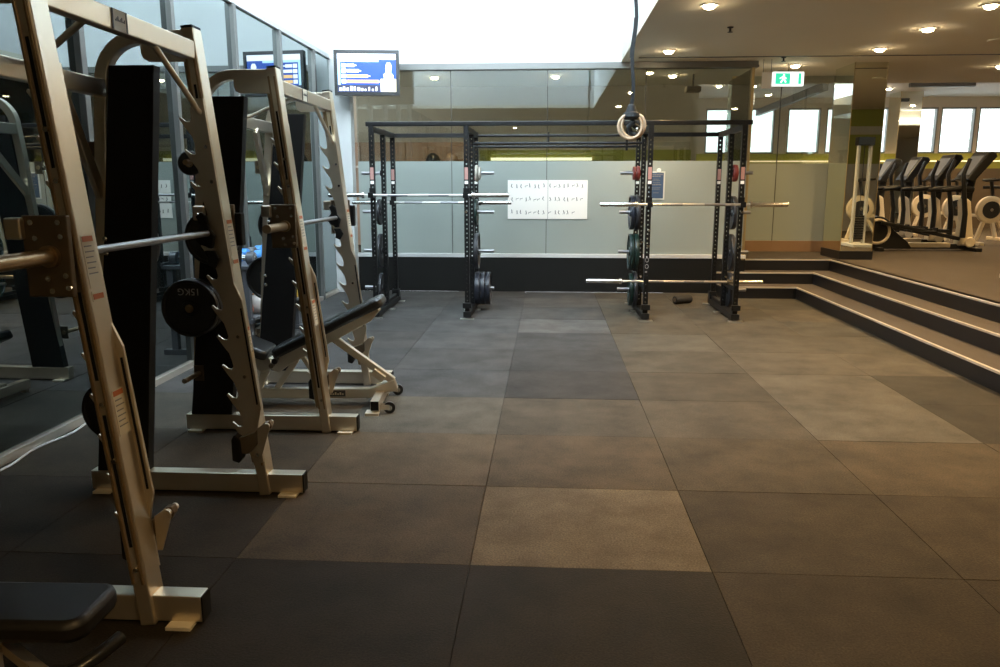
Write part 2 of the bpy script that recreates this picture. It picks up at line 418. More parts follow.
# --- ceiling with light well
WX0, WX1, WY0, WY1 = XL + 0.02, 0.985, 4.85, YB - 0.01
ce = MB()
ce.box(WX1, 14, -3.2, 13.8, CEIL, CEIL + 0.06); ce.box(XL - 0.1, WX1, -3.2, WY0, CEIL, CEIL + 0.06)
ce.box(-6.2, WX1, WY1 + 0.05, 14.6, CEIL, CEIL + 0.06); ce.box(WX1, 2.55, 13.8, 14.6, CEIL, CEIL + 0.06)
struct('ceiling', ce, M['ceiling'])
SH = 6.6
wl = MB(); wl.box(WX0 - 0.1, WX0, WY0, WY1, 3.30, SH); wl.box(WX1, WX1 + 0.1, WY0, WY1, CEIL + 0.061, SH)
wl.box(WX0, WX1, WY0 - 0.1, WY0, CEIL + 0.061, 4.2); wl.box(WX0, WX1, WY1, WY1 + 0.05, CEIL, SH); wl.box(WX0, WX1, 6.2, WY1, SH - 0.04, SH)
struct('wall_skylight', wl, M['white'])
# steep sloping roof glazing on the near side of the light well, facing the far end
sk = struct('window_30', MB().add([(WX0, WY0, 4.2), (WX1, WY0, 4.2), (WX1, 6.25, SH), (WX0, 6.25, SH),
                                   (WX0, WY0 - 0.03, 4.21), (WX1, WY0 - 0.03, 4.21), (WX1, 6.22, SH + 0.01), (WX0, 6.22, SH + 0.01)],
                                  [(0, 1, 2, 3), (7, 6, 5, 4), (0, 4, 5, 1), (1, 5, 6, 2), (2, 6, 7, 3), (3, 7, 4, 0)]), M['skypanel'])
struct('ceiling_upper', MB().box(2.55, 14, 13.8, 20.2, 3.60, 3.7), M['white'])
struct('wall_bulkhead', MB().box(2.55, 14, 13.8, 13.9, CEIL, 3.6), M['ceiling'])
struct('trim_12', MB().box(WX1 + 0.2, 9, 10.95, 10.99, CEIL - 0.006, CEIL + 0.002), M['darkframe'])
struct('trim_16', MB().box(2.7, 13.0, 13.90, 13.96, 3.30, 3.34), M['uplight'])  # unseen glowing strip added to brighten the hall ceiling
# dark beam on the diagonal line seen over the raised glass wall
struct('trim_13', MB().beam((4.85, 14.6, 3.24), (5.05, 19.9, 3.24), 0.14, 0.10, (0, 0, 1)), M['darkframe'])

# --- far wall of the cardio hall with windows
def wall_with_windows(name, y, xs, x0, x1, z0, z1, ztop, m, wn):
    mb = MB(); mb.box(x0, x1, y, y + 0.2, z1, ztop)
    px = x0
    for (a, b_) in xs: mb.box(px, a, y, y + 0.2, z0, z1); px = b_
    mb.box(px, x1, y, y + 0.2, z0, z1)
    w = struct(name, mb, m)
    return w
wins = [(3.84, 4.5), (4.87, 5.5), (5.81, 6.59), (6.73, 6.95), (7.6, 8.2), (8.3, 9.34), (9.42, 10.22), (10.3, 11.1), (11.2, 12.2)]
wf = wall_with_windows('wall_far', 20.0, wins, 1.4, 14, 2.28, 3.36, 3.85, M['beige'], 0)
struct('wall_far_lower', MB().box(1.4, 14, 20.0, 20.2, UP, 1.92), M['darkbrown'])
struct('wall_far_band', MB().box(1.4, 14, 20.0, 20.2, 1.92, 2.28), M['lime'])
for n, (a, b_) in enumerate(wins):
    w = struct('window_%d' % (40 + n), MB().box(a, b_, 20.08, 20.09, 2.28, 3.36), M['glasswin'])
    f = MB(); f.box(a, a + 0.03, 20.0, 20.12, 2.28, 3.36); f.box(b_ - 0.03, b_, 20.0, 20.12, 2.28, 3.36)
    f.box(a, b_, 20.0, 20.12, 2.28, 2.32); f.box(a, b_, 20.0, 20.12, 3.32, 3.36)
    f.build('window_frame', M['alu'], w)
struct('trim_14', MB().box(1.4, 13.2, 19.9, 19.98, 2.08, 2.11), M['covewarm'])
struct('wall_right', MB().box(13.2, 13.4, -3.2, 20.2, 0, 3.9), M['beige'])
# partition seen in the mirrors: lime, beige and lime bands
pr = struct('wall_partition', MB().box(6.2, 13.2, 4.3, 4.45, UP, 2.0).box(6.2, 13.2, 4.3, 4.45, 2.65, 2.83), M['beige'])
MB().box(6.2, 13.2, 4.3, 4.45, 2.0, 2.65).box(6.2, 13.2, 4.3, 4.45, 2.83, 3.2).build('lime_band', M['lime'], pr)
struct('wall_front', MB().box(XL - 0.1, 14, -3.3, -3.1, -0.1, 3.3), M['beige'])
# room behind the glazed wall
struct('wall_inner', MB().box(-6.2, 2.45, 14.0, 14.1, UP, CEIL).box(-6.3, -6.2, 11.47, 14.1, UP, CEIL), M['beige'])
struct('wall_inner_band', MB().box(-1.2, 2.45, 13.93, 14.0, 1.95, 2.13), M['lime'])
struct('trim_15', MB().box(-1.0, 0.75, 13.88, 13.93, 1.95, 2.0), M['cove'])  # glowing strip in place of a blurred pale reflection
struct('wall_inner_side', MB().box(2.45, 2.55, 14.0, 20.0, UP, CEIL), M['beige'])

# ================================================================== CEILING FITTINGS
def downlight(x, y, label):
    t = thing('downlight', label, 'ceiling light', (x, y, CEIL), 0, 'recessed downlights in the beige ceiling')
    MB().lathe([(0.055, -0.012), (0.085, -0.010), (0.09, -0.001), (0.055, -0.001)], (0, 0, 0), 'z', 24).build('trim_ring', M['lamptrim'], t, smooth=True)
    MB().lathe([(0.054, -0.010), (0.052, -0.026), (0.035, -0.036), (0.001, -0.040)], (0, 0, 0), 'z', 20).build('lens', M['lamp'], t, smooth=True)
    return t
DL = ['nearest downlight left of the exit sign, at the top edge', 'downlight above the gym rings strap, nearest the glass wall',
      None,
      'large bright downlight between exit sign and mirrored pillar top', 'middle one of the three downlights in the right diagonal row',
      'downlight at the top right corner of the photo', None, None, 'downlight directly above the green exit sign', None, None, None, None, None]
d0 = None
for (x, y, p), lab in zip(DOWNLIGHTS, DL):
    lab = lab or 'warm recessed downlight outside the picture frame'
    if d0 is None: d0 = downlight(x, y, lab)
    else:
        dup(d0, (x, y, CEIL), lab)
for k, (x, y, z, p) in enumerate(HALL):
    dup(d0, (x, y, z), 'small downlight in the room behind the clear glass wall' if z < 3.5 else 'small downlight in the bright higher ceiling of the cardio hall',
        'downlights behind the clear glass wall' if z < 3.5 else 'downlights of the higher hall ceiling')
for (x, y, lab) in ((1.93, 8.95, 'sprinkler head right of the upper strap, near the glass wall'),
                    (3.1, 11.05, 'sprinkler head just left of the exit sign downlight'),
                    (5.85, 10.9, 'sprinkler head at the far right by the ceiling slot')):
    s = thing('sprinkler', lab, 'sprinkler', (x, y, CEIL), 0, 'ceiling sprinklers')
    MB().lathe([(0.035, 0), (0.03, -0.01), (0.012, -0.014), (0.012, -0.045), (0.028, -0.05), (0.028, -0.055)], (0, 0, 0), 'z', 12).build('sprinkler_head', M['darkframe'], s)
t = thing('smoke_detector', 'round flush smoke detector in the ceiling above the right side', 'smoke detector', (5.2, 9.9, CEIL))
MB().lathe([(0.10, 0), (0.10, -0.012), (0.06, -0.02), (0.01, -0.022)], (0, 0, 0), 'z', 24).build('detector_body', M['ceiling'], t, smooth=True)
# exit sign
t = thing('exit_sign', 'green and white illuminated exit sign hanging from the ceiling', 'exit sign', (3.33, 11.6, 3.085), math.radians(4))
MB().box(-0.215, 0.215, -0.03, 0.03, -0.19, 0.0).build('sign_box', M['exitwhite'], t, bevel=0.006)
MB().box(-0.185, 0.02, -0.034, -0.030, -0.165, -0.02).build('green_panel', M['exitgreen'], t)
MB().box(0.135, 0.175, -0.034, -0.030, -0.165, -0.02).build('green_door_panel', M['exitgreen'], t)
mnb = MB()
mnb.lathe([(0.014, -0.037), (0.014, -0.034)], (-0.07, 0, -0.045), 'y', 12)
F = lambda a, b_, t_: (a, t_, b_)
mnb.prism([(-0.095, -0.065), (-0.06, -0.06), (-0.055, -0.10), (-0.09, -0.105)], F, -0.037, -0.034)
for q in ([(-0.09, -0.065), (-0.13, -0.085), (-0.125, -0.097), (-0.085, -0.08)], [(-0.062, -0.065), (-0.03, -0.085), (-0.035, -0.097), (-0.065, -0.082)],
          [(-0.09, -0.10), (-0.07, -0.10), (-0.10, -0.15), (-0.12, -0.145)], [(-0.075, -0.10), (-0.055, -0.10), (-0.03, -0.135), (-0.045, -0.15)]):
    mnb.prism(q, F, -0.037, -0.034)
mnb.build('running_figure', M['exitwhite'], t)
MB().box(-0.004, 0.004, -0.004, 0.004, 0.0, 0.12).box(-0.15, 0.15, -0.02, 0.02, 0.0, 0.012).build('mounting_rod', M['darkframe'], t)
t = thing('hanging_sign', 'small white sign panel hung edge-on beside the brass post', 'sign', (2.93, 11.2, 3.08))
MB().box(-0.06, 0.07, -0.006, 0.006, -0.26, -0.05).build('sign_panel', M['paper'], t)
MB().box(-0.05, -0.045, -0.003, 0.003, -0.05, 0.12).box(0.055, 0.06, -0.003, 0.003, -0.05, 0.12).build('hanger', M['darkframe'], t)
t = thing('ceiling_diffuser', 'long dark slot diffuser in the bright ceiling beyond the pillar', 'air diffuser', (8.1, 17.3, 3.6))
MB().box(-0.65, 0.65, -0.05, 0.05, -0.08, 0.0).build('diffuser_body', M['darkframe'], t)
t = thing('projector', 'small dark box hanging from the ceiling behind the clear glass', 'projector', (2.2, 12.6, 2.98))
MB().box(-0.11, 0.11, -0.1, 0.1, -0.05, 0.03).build('projector_body', M['darkframe'], t, bevel=0.01)
MB().box(-0.012, 0.012, -0.012, 0.012, 0.03, 0.22).build('bracket', M['darkframe'], t)

# ================================================================== MIRRORED PILLARS
def pillar(name, poly, z0, z1, label):
    t = thing(name, label, 'pillar', (poly[0][0], poly[0][1], z0))
    ox, oy = poly[0]
    P = [(a - ox, b_ - oy) for a, b_ in poly]
    MB().prism(P, lambda a, b_, q: (a, b_, q), 0.12, z1 - z0).build('mirror_cladding', M['mirror'], t)
    cx = sum(p[0] for p in P) / len(P); cy = sum(p[1] for p in P) / len(P)
    Q = [(cx + (a - cx) * 1.05, cy + (b_ - cy) * 1.05) for a, b_ in P]
    MB().prism(Q, lambda a, b_, q: (a, b_, q), 0.0, 0.12).build('plinth', M['riser'], t, label='black kick plate')
    e = MB()
    for a, b_ in P[:2]: e.box(a - 0.004, a + 0.004, b_ - 0.004, b_ + 0.004, 0.12, z1 - z0)
    e.build('corner_bead', M['gold'], t)
    return t
pillar('mirrored_pillar', [(4.215, 11.55), (4.66, 11.55), (4.72, 12.25), (4.20, 12.25)], UP, CEIL - 0.0, 'mirror clad pillar with black plinth at the top of the steps')
pillar('mirrored_pillar', [(7.93, 18.8), (8.41, 18.8), (8.41, 19.3), (7.88, 19.3)], UP, 3.6, 'distant mirror clad pillar in front of the bright windows')

# ================================================================== TV
t = thing('television', 'wall mounted flat television showing a blue chart, above the corner column', 'television', (-2.43, 10.75, 3.01), math.radians(7))
MB().box(-0.43, 0.43, 0.0, 0.07, -0.295, 0.285).box(-0.43, -0.39, -0.02, 0.0, -0.295, 0.285).box(0.39, 0.43, -0.02, 0.0, -0.295, 0.285).box(-0.39, 0.39, -0.02, 0.0, 0.245, 0.285).box(-0.39, 0.39, -0.02, 0.0, -0.295, -0.25).build('casing', M['blackgloss'], t)
sc = MB().box(-0.387, 0.387, -0.004, 0.0, -0.247, 0.242).build('screen', M['tvblue'], t)
def scr(x0, x1, z0, z1, m, d=0.002): MB().box(x0, x1, -0.004 - d, -0.004, z0, z1).build('screen_graphic', m, sc)
scr(-0.385, 0.385, 0.165, 0.24, M['tvwhite']); scr(-0.385, 0.16, 0.135, 0.165, M['tvcyan'])
scr(-0.385, -0.35, -0.16, 0.135, M['tvcyan'])
for q, (ln, mm) in enumerate(((0.10, 'tvwhite'), (0.16, 'tvwhite'), (0.28, 'tvorange'), (0.42, 'tvorange'))):
    z = 0.115 - q * 0.068
    scr(-0.335, -0.275, z - 0.05, z, M['tvwhite']); scr(-0.265, -0.265 + ln, z - 0.045, z - 0.005, M[mm])
    scr(-0.265 + ln, -0.235 + ln, z - 0.032, z - 0.018, M['tvwhite'])
scr(-0.385, 0.17, -0.245, -0.16, M['tvdark'])
for q in range(11):
    x = -0.37 + q * 0.048
    scr(x, x + random.uniform(0.02, 0.04), -0.235, -0.235 + random.uniform(0.02, 0.06), M['tvwhite'], 0.003)
scr(0.18, 0.385, -0.245, -0.08, M['tvyellow'])
FF = lambda a, b_, q: (a, q, b_)
MB().prism([(0.23, -0.09), (0.22, -0.02), (0.25, 0.0), (0.255, 0.05), (0.25, 0.09), (0.27, 0.13), (0.31, 0.13), (0.33, 0.09), (0.325, 0.04), (0.32, 0.0), (0.35, -0.03), (0.35, -0.09)], FF, -0.008, -0.004).build('screen_graphic', M['tvwhite'], sc)
MB().box(-0.05, 0.05, 0.07, 0.50, -0.05, 0.05).box(-0.15, 0.15, 0.06, 0.09, -0.15, 0.15).build('wall_bracket', M['darkframe'], t)

# ================================================================== POSTERS
t = thing('exercise_poster', 'white exercise chart poster with rows of tiny figures on frosted glass', 'poster', (0.0, YB, 1.33))
PX0, PX1 = -0.575, 0.565
MB().box(PX0, PX1, 0.006, 0.018, -0.275, 0.275).build('poster_sheet', M['paper'], t)
g = MB(); random.seed(3)
for row in range(3):
    for half in range(2):
        nn = 8 if half == 0 else (8 if row < 2 else 6)
        for q in range(nn):
            x = (PX0 + 0.06 if half == 0 else 0.03) + q * 0.063 + (0.012 if q % 2 else 0)
            z = 0.20 - row * 0.185
            a = random.uniform(-0.016, 0.016); z += random.uniform(-0.008, 0.008); x += random.uniform(-0.006, 0.006)
            if random.random() < 0.25:
                g.prism([(x - 0.016, z - 0.012), (x + 0.016, z - 0.008), (x + 0.016, z - 0.002), (x - 0.016, z - 0.005)], FF, 0.0045, 0.006); g.box(x + 0.014, x + 0.022, 0.0045, 0.006, z - 0.004, z + 0.004); g.box(x - 0.016, x - 0.011, 0.0045, 0.006, z - 0.03, z - 0.01); continue
            g.box(x - 0.005, x + 0.005, 0.0045, 0.006, z + 0.012, z + 0.022)
            g.prism([(x - 0.006, z + 0.01), (x + 0.006, z + 0.01), (x + 0.004 + a, z - 0.012), (x - 0.005 + a, z - 0.012)], FF, 0.0045, 0.006)
            g.prism([(x - 0.005 + a, z - 0.012), (x + 0.001 + a, z - 0.012), (x - a, z - 0.034), (x - 0.006 - a, z - 0.034)], FF, 0.0045, 0.006)
            g.prism([(x + a, z - 0.010), (x + 0.005 + a, z - 0.012), (x + 0.014, z - 0.032), (x + 0.008, z - 0.034)], FF, 0.0045, 0.006)
g.build('figure_drawings', M['ink'], t)
MB().box(-0.003, 0.003, 0.004, 0.007, -0.275, 0.275).build('sheet_seam', M['inkgrey'], t)
t = thing('notice', 'blue printed notice in a clear holder on the frosted glass', 'notice', (1.53, YB, 1.535))
MB().box(-0.12, 0.12, 0.006, 0.018, -0.205, 0.19).build('holder', M['acrylic'], t)
MB().box(-0.10, 0.10, 0.003, 0.006, -0.185, 0.17).build('sheet', M['bluesign'], t)
g = MB()
for z, wd, h in ((0.14, 0.085, 0.010), (0.115, 0.06, 0.012), (0.08, 0.04, 0.006), (0.06, 0.06, 0.006), (0.03, 0.05, 0.006), (0.0, 0.075, 0.012), (-0.04, 0.07, 0.006), (-0.06, 0.06, 0.006), (-0.11, 0.04, 0.006)):
    xx = -wd
    while xx < wd - 0.01:
        ll = random.uniform(0.012, 0.03); g.box(xx, min(wd, xx + ll), 0.0015, 0.003, z, z + h); xx += ll + 0.006
g.build('printed_lines', M['inkgrey'], t)
MB().lathe([(0.03, 0.0), (0.03, 0.01)], (0.03, 0, 0.205), 'y', 16).build('suction_cup', M['paper'], t)

# ================================================================== SMITH MACHINES
def up_c(z): return 0.033 - 0.1045 * z            # centre line of the slanted upright, x offset
def smith(label, loc):
    T = thing('smith_machine', label, 'smith machine', loc, 0, 'silver smith machines along the left glass wall')
    L = 1.19
    for side, yc in ((-1, 0.0), (1, L)):
        inn = -side                                 # direction towards the inside of the machine
        r = MB().box(-0.875, 0.225, yc - 0.035, yc + 0.035, 0.010, 0.108).build('base_rail', M['silver'], T, bevel=0.004)
        MB().box(0.225, 0.231, yc - 0.033, yc + 0.033, 0.012, 0.106).build('end_cap', M['black'], r)
        for xt in (0.11, -0.85): MB().box(xt, xt + 0.09, yc - 0.078, yc + 0.0, 0.0, 0.012).build('floor_tab', M['label'], r)
        # upright: rectangular slanted tube
        u = MB().beam((up_c(0.0), yc, 0.0), (up_c(2.25), yc, 2.25), 0.10, 0.056, (0, 1, 0)).build('upright', M['silver'], T, bevel=0.006)
        MB().beam((up_c(2.25), yc, 2.25), (up_c(2.26), yc, 2.26), 0.096, 0.052, (0, 1, 0)).build('end_cap', M['black'], u)
        # guide rod + channel on the outer face, slot lines
        gd = MB()
        for dx in (-0.021, 0.014):
            gd.beam((up_c(0.16) + dx, yc - 0.052 , 0.16), (up_c(2.2) + dx, yc - 0.052, 2.2), 0.008, 0.010, (0, 1, 0))
        gd.build('channel_lip', M['guide'], u, bevel=0.002)
        MB().tube([(up_c(0.16) - 0.045, yc, 0.16), (up_c(2.14) - 0.045, yc, 2.14)], 0.014, 14).build('guide_rod', M['guide'], u, smooth=True)
        for (za, zb) in ((0.30, 0.78), (0.9, 1.2), (1.60, 2.0)):
            MB().beam((up_c(za) - 0.003, yc - 0.0505, za), (up_c(zb) - 0.003, yc - 0.0505, zb), 0.003, 0.011).build('slot', M['black'], u)
        bl = MB()
        for z in (0.22, 0.62, 0.82, 1.56, 1.72):
            bl.lathe([(0.009, -0.008), (0.009, 0.0)], (up_c(z) + 0.004, yc - 0.057, z), 'y', 8)
        bl.build('bolt', M['chrome'], u)
        # notched rack plate on the inner face
        yp = yc + inn * 0.052
        p = 0.147; left = []
        for q in range(11):
            t0 = 0.26 + q * p
            left += [(-0.048, t0), (-0.056, t0 + 0.25 * p), (-0.078, t0 + 0.48 * p), (-0.104, t0 + 0.80 * p), (-0.098, t0 + 0.86 * p),
                     (-0.075, t0 + 0.72 * p), (-0.055, t0 + 0.70 * p), (-0.045, t0 + 0.80 * p)]
        left += [(-0.045, 0.26 + 11 * p), (-0.028, 0.26 + 11 * p + 0.06)]
        right = [(0.026, 0.26 + 11 * p + 0.06), (0.026, 1.08), (0.052, 1.00), (0.058, 0.46), (0.026, 0.36), (0.026, 0.18), (-0.02, 0.16)]
        poly = left + right
        MB().prism(poly, lambda a, b_, q: (a + up_c(b_), q, b_), yp - 0.007, yp + 0.007).build('rack_plate', M['silver'], T, bevel=0.0015)
        MB().beam((up_c(0.45) + 0.040, yp - 0.009, 0.48), (up_c(0.95) + 0.040, yp - 0.009, 0.96), 0.004, 0.007).build('slot', M['black'], u)
        # stickers on the front face of the upright
        def stick(z0, z1, m, y0=-0.035, y1=0.035, d=0.0):
            a = (up_c(z0) + 0.0292 + d, z0); b_ = (up_c(z1) + 0.0292 + d, z1)
            return MB().add([(a[0], yc + y0, z0), (a[0], yc + y1, z0), (b_[0], yc + y1, z1), (b_[0], yc + y0, z1),
                             (a[0] + 0.001, yc + y0, z0), (a[0] + 0.001, yc + y1, z0), (b_[0] + 0.001, yc + y1, z1), (b_[0] + 0.001, yc + y0, z1)],
                            [(0, 1, 2, 3), (4, 5, 6, 7), (0, 1, 5, 4), (1, 2, 6, 5), (2, 3, 7, 6), (3, 0, 4, 7)])
        for (a, b_) in ((1.21, 1.385), (0.70, 0.86)):
            k_ = stick(a, b_, None).build('warning_label', M['label'], u)
            stick(b_ - 0.022, b_ - 0.004, None, -0.03, 0.03, 0.0012).build('label_header', M['orange'], k_)
            ls = MB()
            for q in range(6):
                zz = b_ - 0.035 - q * 0.018
                a_ = stick(zz - 0.004, zz, None, -0.026, 0.015 + 0.01 * (q % 2), 0.0012); ls.add(a_.v, a_.f)
            ls.build('label_text', M['inkgrey'], k_)
        k_ = stick(1.165, 1.20, None).build('warning_label', M['label'], u)
        stick(1.172, 1.19, None, -0.03, 0.03, 0.0012).build('label_header', M['orange'], k_)
        # top side rail with the big bend, then the rear post
        pts = [(up_c(2.215), yc, 2.215), (-0.44, yc, 2.215)] + arc(-0.44, 2.015, 0.20, PI / 2, PI, 10, yc)[1:] + [(-0.66, yc, 1.85), (-0.80, yc, 0.11)]
        MB().tube(pts, 0, rect=(0.055, 0.06), up=(0, 1, 0)).build('side_frame', M['silver'], T, bevel=0.006)
        MB().prism([(up_c(2.15), 2.19), (up_c(2.15), 2.105), (-0.40, 2.105), (-0.425, 2.12), (-0.435, 2.145), (-0.435, 2.19)], FF, yc - 0.008 - 0.02, yc + 0.008 - 0.02).build('gusset', M['silver'], T, bevel=0.002)
        # shroud, slanted
        ys = yc - 0.033
        sh = MB().prism([(-0.838, 0.108), (-0.575, 0.108), (-0.375, 2.09), (-0.59, 2.09)], FF, ys, ys + 0.066).build('weight_shroud', M['black'], T, bevel=0.003)
        bo = MB()
        yi = ys if inn < 0 else ys + 0.066
        for (x, z) in PEGS[1:3]:
            xx = -0.855 + (z - 0.118) * 0.124 + 0.035
            for dz in (-0.035, 0.035): bo.lathe([(0.012, 0), (0.012, 0.012), (0.006, 0.016)] if inn > 0 else [(0.006, -0.016), (0.012, -0.012), (0.012, 0)], (xx, yi, z + dz), 'y', 8)
        bo.build('bolt', M['chrome'], sh)
        for (x, z) in PEGS:
            if side > 0: x -= 0.06
            MB().tube([(x, yc + side * 0.03, z), (x, yc + side * (0.25 if z < 1 else 0.16), z)], 0.016, 14).build('weight_peg', M['guide'], T, smooth=True)
            MB().box(x - 0.03, x + 0.03, min(yc + side * 0.036, yc + side * 0.045), max(yc + side * 0.036, yc + side * 0.045), z - 0.05, z + 0.05).build('peg_bracket', M['bronze'], T)
        # front corner brace with flattened end, rear diagonal
        if side > 0: MB().tube([(up_c(2.11), yc + inn * 0.40, 2.115), (up_c(1.92), yc + inn * 0.12, 1.92), (up_c(1.88), yc + inn * 0.085, 1.885), (up_c(1.87), yc + inn * 0.05, 1.875)], 0.013, 12).build('corner_brace', M['silver'], T, smooth=True)
        MB().beam((-0.62, yc + inn * 0.38, 1.95), (-0.69, yc + inn * 0.02, 1.50), 0.03, 0.06, (1, 0, 0)).build('rear_brace', M['silver'], T, bevel=0.004)
        if side < 0: MB().tube([(-0.19, yc + inn * 0.30, 2.12), (-0.55, yc + inn * 0.58, 2.03), (-0.61, yc + inn * 0.62, 2.025)], 0.013, 12).build('top_brace', M['silver'], T, smooth=True)
        # carriage on the outside of the upright
        yo = yc + side * 0.085
        cg = MB().box(-0.235, -0.085, yo - 0.012, yo + 0.012, 1.19, 1.452).build('carriage', M['bronze'], T, bevel=0.004)
        MB().box(-0.20, -0.12, min(yc + side * 0.05, yo), max(yc + side * 0.05, yo), 1.24, 1.40).build('carriage_housing', M['black'], cg)
        MB().box(-0.285, -0.225, yo - 0.03, yo + 0.015, 1.375, 1.445).build('latch_block', M['silver'], cg, bevel=0.008)
        bb = MB()
        yf = yo + side * 0.012
        for (x, z) in ((-0.20, 1.43), (-0.11, 1.43), (-0.105, 1.385), (-0.19, 1.38), (-0.16, 1.25), (-0.10, 1.26), (-0.15, 1.21), (-0.095, 1.22)):
            bb.lathe([(0.009, min(0, side * 0.008)), (0.009, max(0, side * 0.008))], (x, yf, z), 'y', 8)
        bb.build('bolt', M['chrome'], cg)
        if side > 0: MB().box(-0.12, -0.055, min(yo, yo + side * 0.05), max(yo, yo + side * 0.05), 1.25, 1.41).build('latch_cover', M['black'], cg, bevel=0.006)
        # rotating catch hooks inside
        yh = yc + inn * 0.09
        MB().prism([(-0.19, 1.27), (-0.13, 1.25), (-0.115, 1.31), (-0.14, 1.345), (-0.15, 1.40), (-0.175, 1.42), (-0.20, 1.40), (-0.18, 1.36), (-0.205, 1.33), (-0.215, 1.30)], FF, yh - 0.012, yh + 0.012).build('catch_hook', M['black'], T, bevel=0.004)
        MB().prism([(-0.17, 1.24), (-0.12, 1.24), (-0.10, 1.20), (-0.125, 1.155), (-0.16, 1.17), (-0.155, 1.205)], FF, yh - 0.010, yh + 0.010).build('catch_hook', M['black'], T, bevel=0.004)
        # safety stop low on the rack plate
        y2 = yc + inn * 0.080; SX = lambda a, b_, q: (a + 0.036, q, b_)
        st = MB().prism([(-0.10, 0.235), (-0.055, 0.235), (0.055, 0.355), (0.07, 0.38), (0.062, 0.405), (0.035, 0.40), (-0.02, 0.345), (-0.105, 0.315)], SX, y2 - 0.018, y2 + 0.018).build('safety_stop', M['bronze'], T, bevel=0.004)
        MB().prism([(-0.135, 0.20), (-0.10, 0.19), (-0.085, 0.215), (-0.092, 0.315), (-0.12, 0.335), (-0.135, 0.31)], SX, y2 - 0.03, y2 + 0.03).build('rubber_pad', M['black'], st, bevel=0.006)
        MB().lathe([(0.014, -0.035), (0.014, 0.035)], (0.086, y2, 0.385), 'y', 12).build('stop_pin', M['silver'], st)
        MB().prism([(0.0, 0.24), (0.02, 0.24), (0.062, 0.37), (0.062, 0.395), (0.04, 0.40), (0.0, 0.37)], SX, y2 - 0.028, y2 - 0.022).build('stop_plate', M['silver'], st, bevel=0.001)
    # crossbeams
    tb = MB().beam((up_c(2.15), 0.05, 2.15), (up_c(2.15), L - 0.05, 2.15), 0.08, 0.05, (0, 0, 1)).build('top_beam', M['silver'], T, bevel=0.006)
    xb = up_c(2.15) + 0.0255
    lp = MB().box(xb, xb + 0.002, 0.435, 0.545, 2.112, 2.188).build('maker_plate', M['label'], tb)
    fk = MB().box(xb + 0.002, xb + 0.003, 0.435, 0.445, 2.112, 2.188).box(xb + 0.002, xb + 0.003, 0.535, 0.545, 2.112, 2.188)
    for q in range(8):
        y = 0.458 + q * 0.009
        fk.box(xb + 0.002, xb + 0.003, y, y + 0.005, 2.146, 2.152 + 0.006 * (q % 3))
    fk.build('plate_lettering', M['ink'], lp)
    MB().beam((-0.64, 0.0, 1.99), (-0.64, L, 1.99), 0.08, 0.05, (0, 0, 1)).build('rear_beam', M['silver'], T, bevel=0.006)
    # guided bar with sleeves
    bx, bz = -0.148, 1.322
    br = MB().tube([(bx, -0.02, bz), (bx, L + 0.02, bz)], 0.0145, 16).build('guided_bar', M['oldsteel'], T, smooth=True)
    for side, yc in ((-1, 0.0),):
        MB().tube([(bx, yc + side * 0.09, bz), (bx, yc + side * 0.115, bz), (bx, yc + side * 0.115, bz), (bx, yc + side * 0.42, bz)], [0.035, 0.035, 0.025, 0.025], 18).build('bar_sleeve', M['guide'], br, smooth=True)
    return T
PEGS = [(-0.70, 1.70), (-0.60, 1.255), (-0.71, 0.835), (-0.765, 0.385)]
SM1 = (-1.442, 2.51, 0.0); SM2 = (-1.418, 4.71, 0.0)
sm1 = smith('nearest silver smith machine, its uprights cut by the left and top picture edges', SM1)
sm2 = dup(sm1, SM2, 'second silver smith machine, with the incline bench standing inside it')
sm2.scale = (1, 1, 0.985); sm1.rotation_euler.z = math.radians(0.3); sm2.rotation_euler.z = math.radians(0.6)

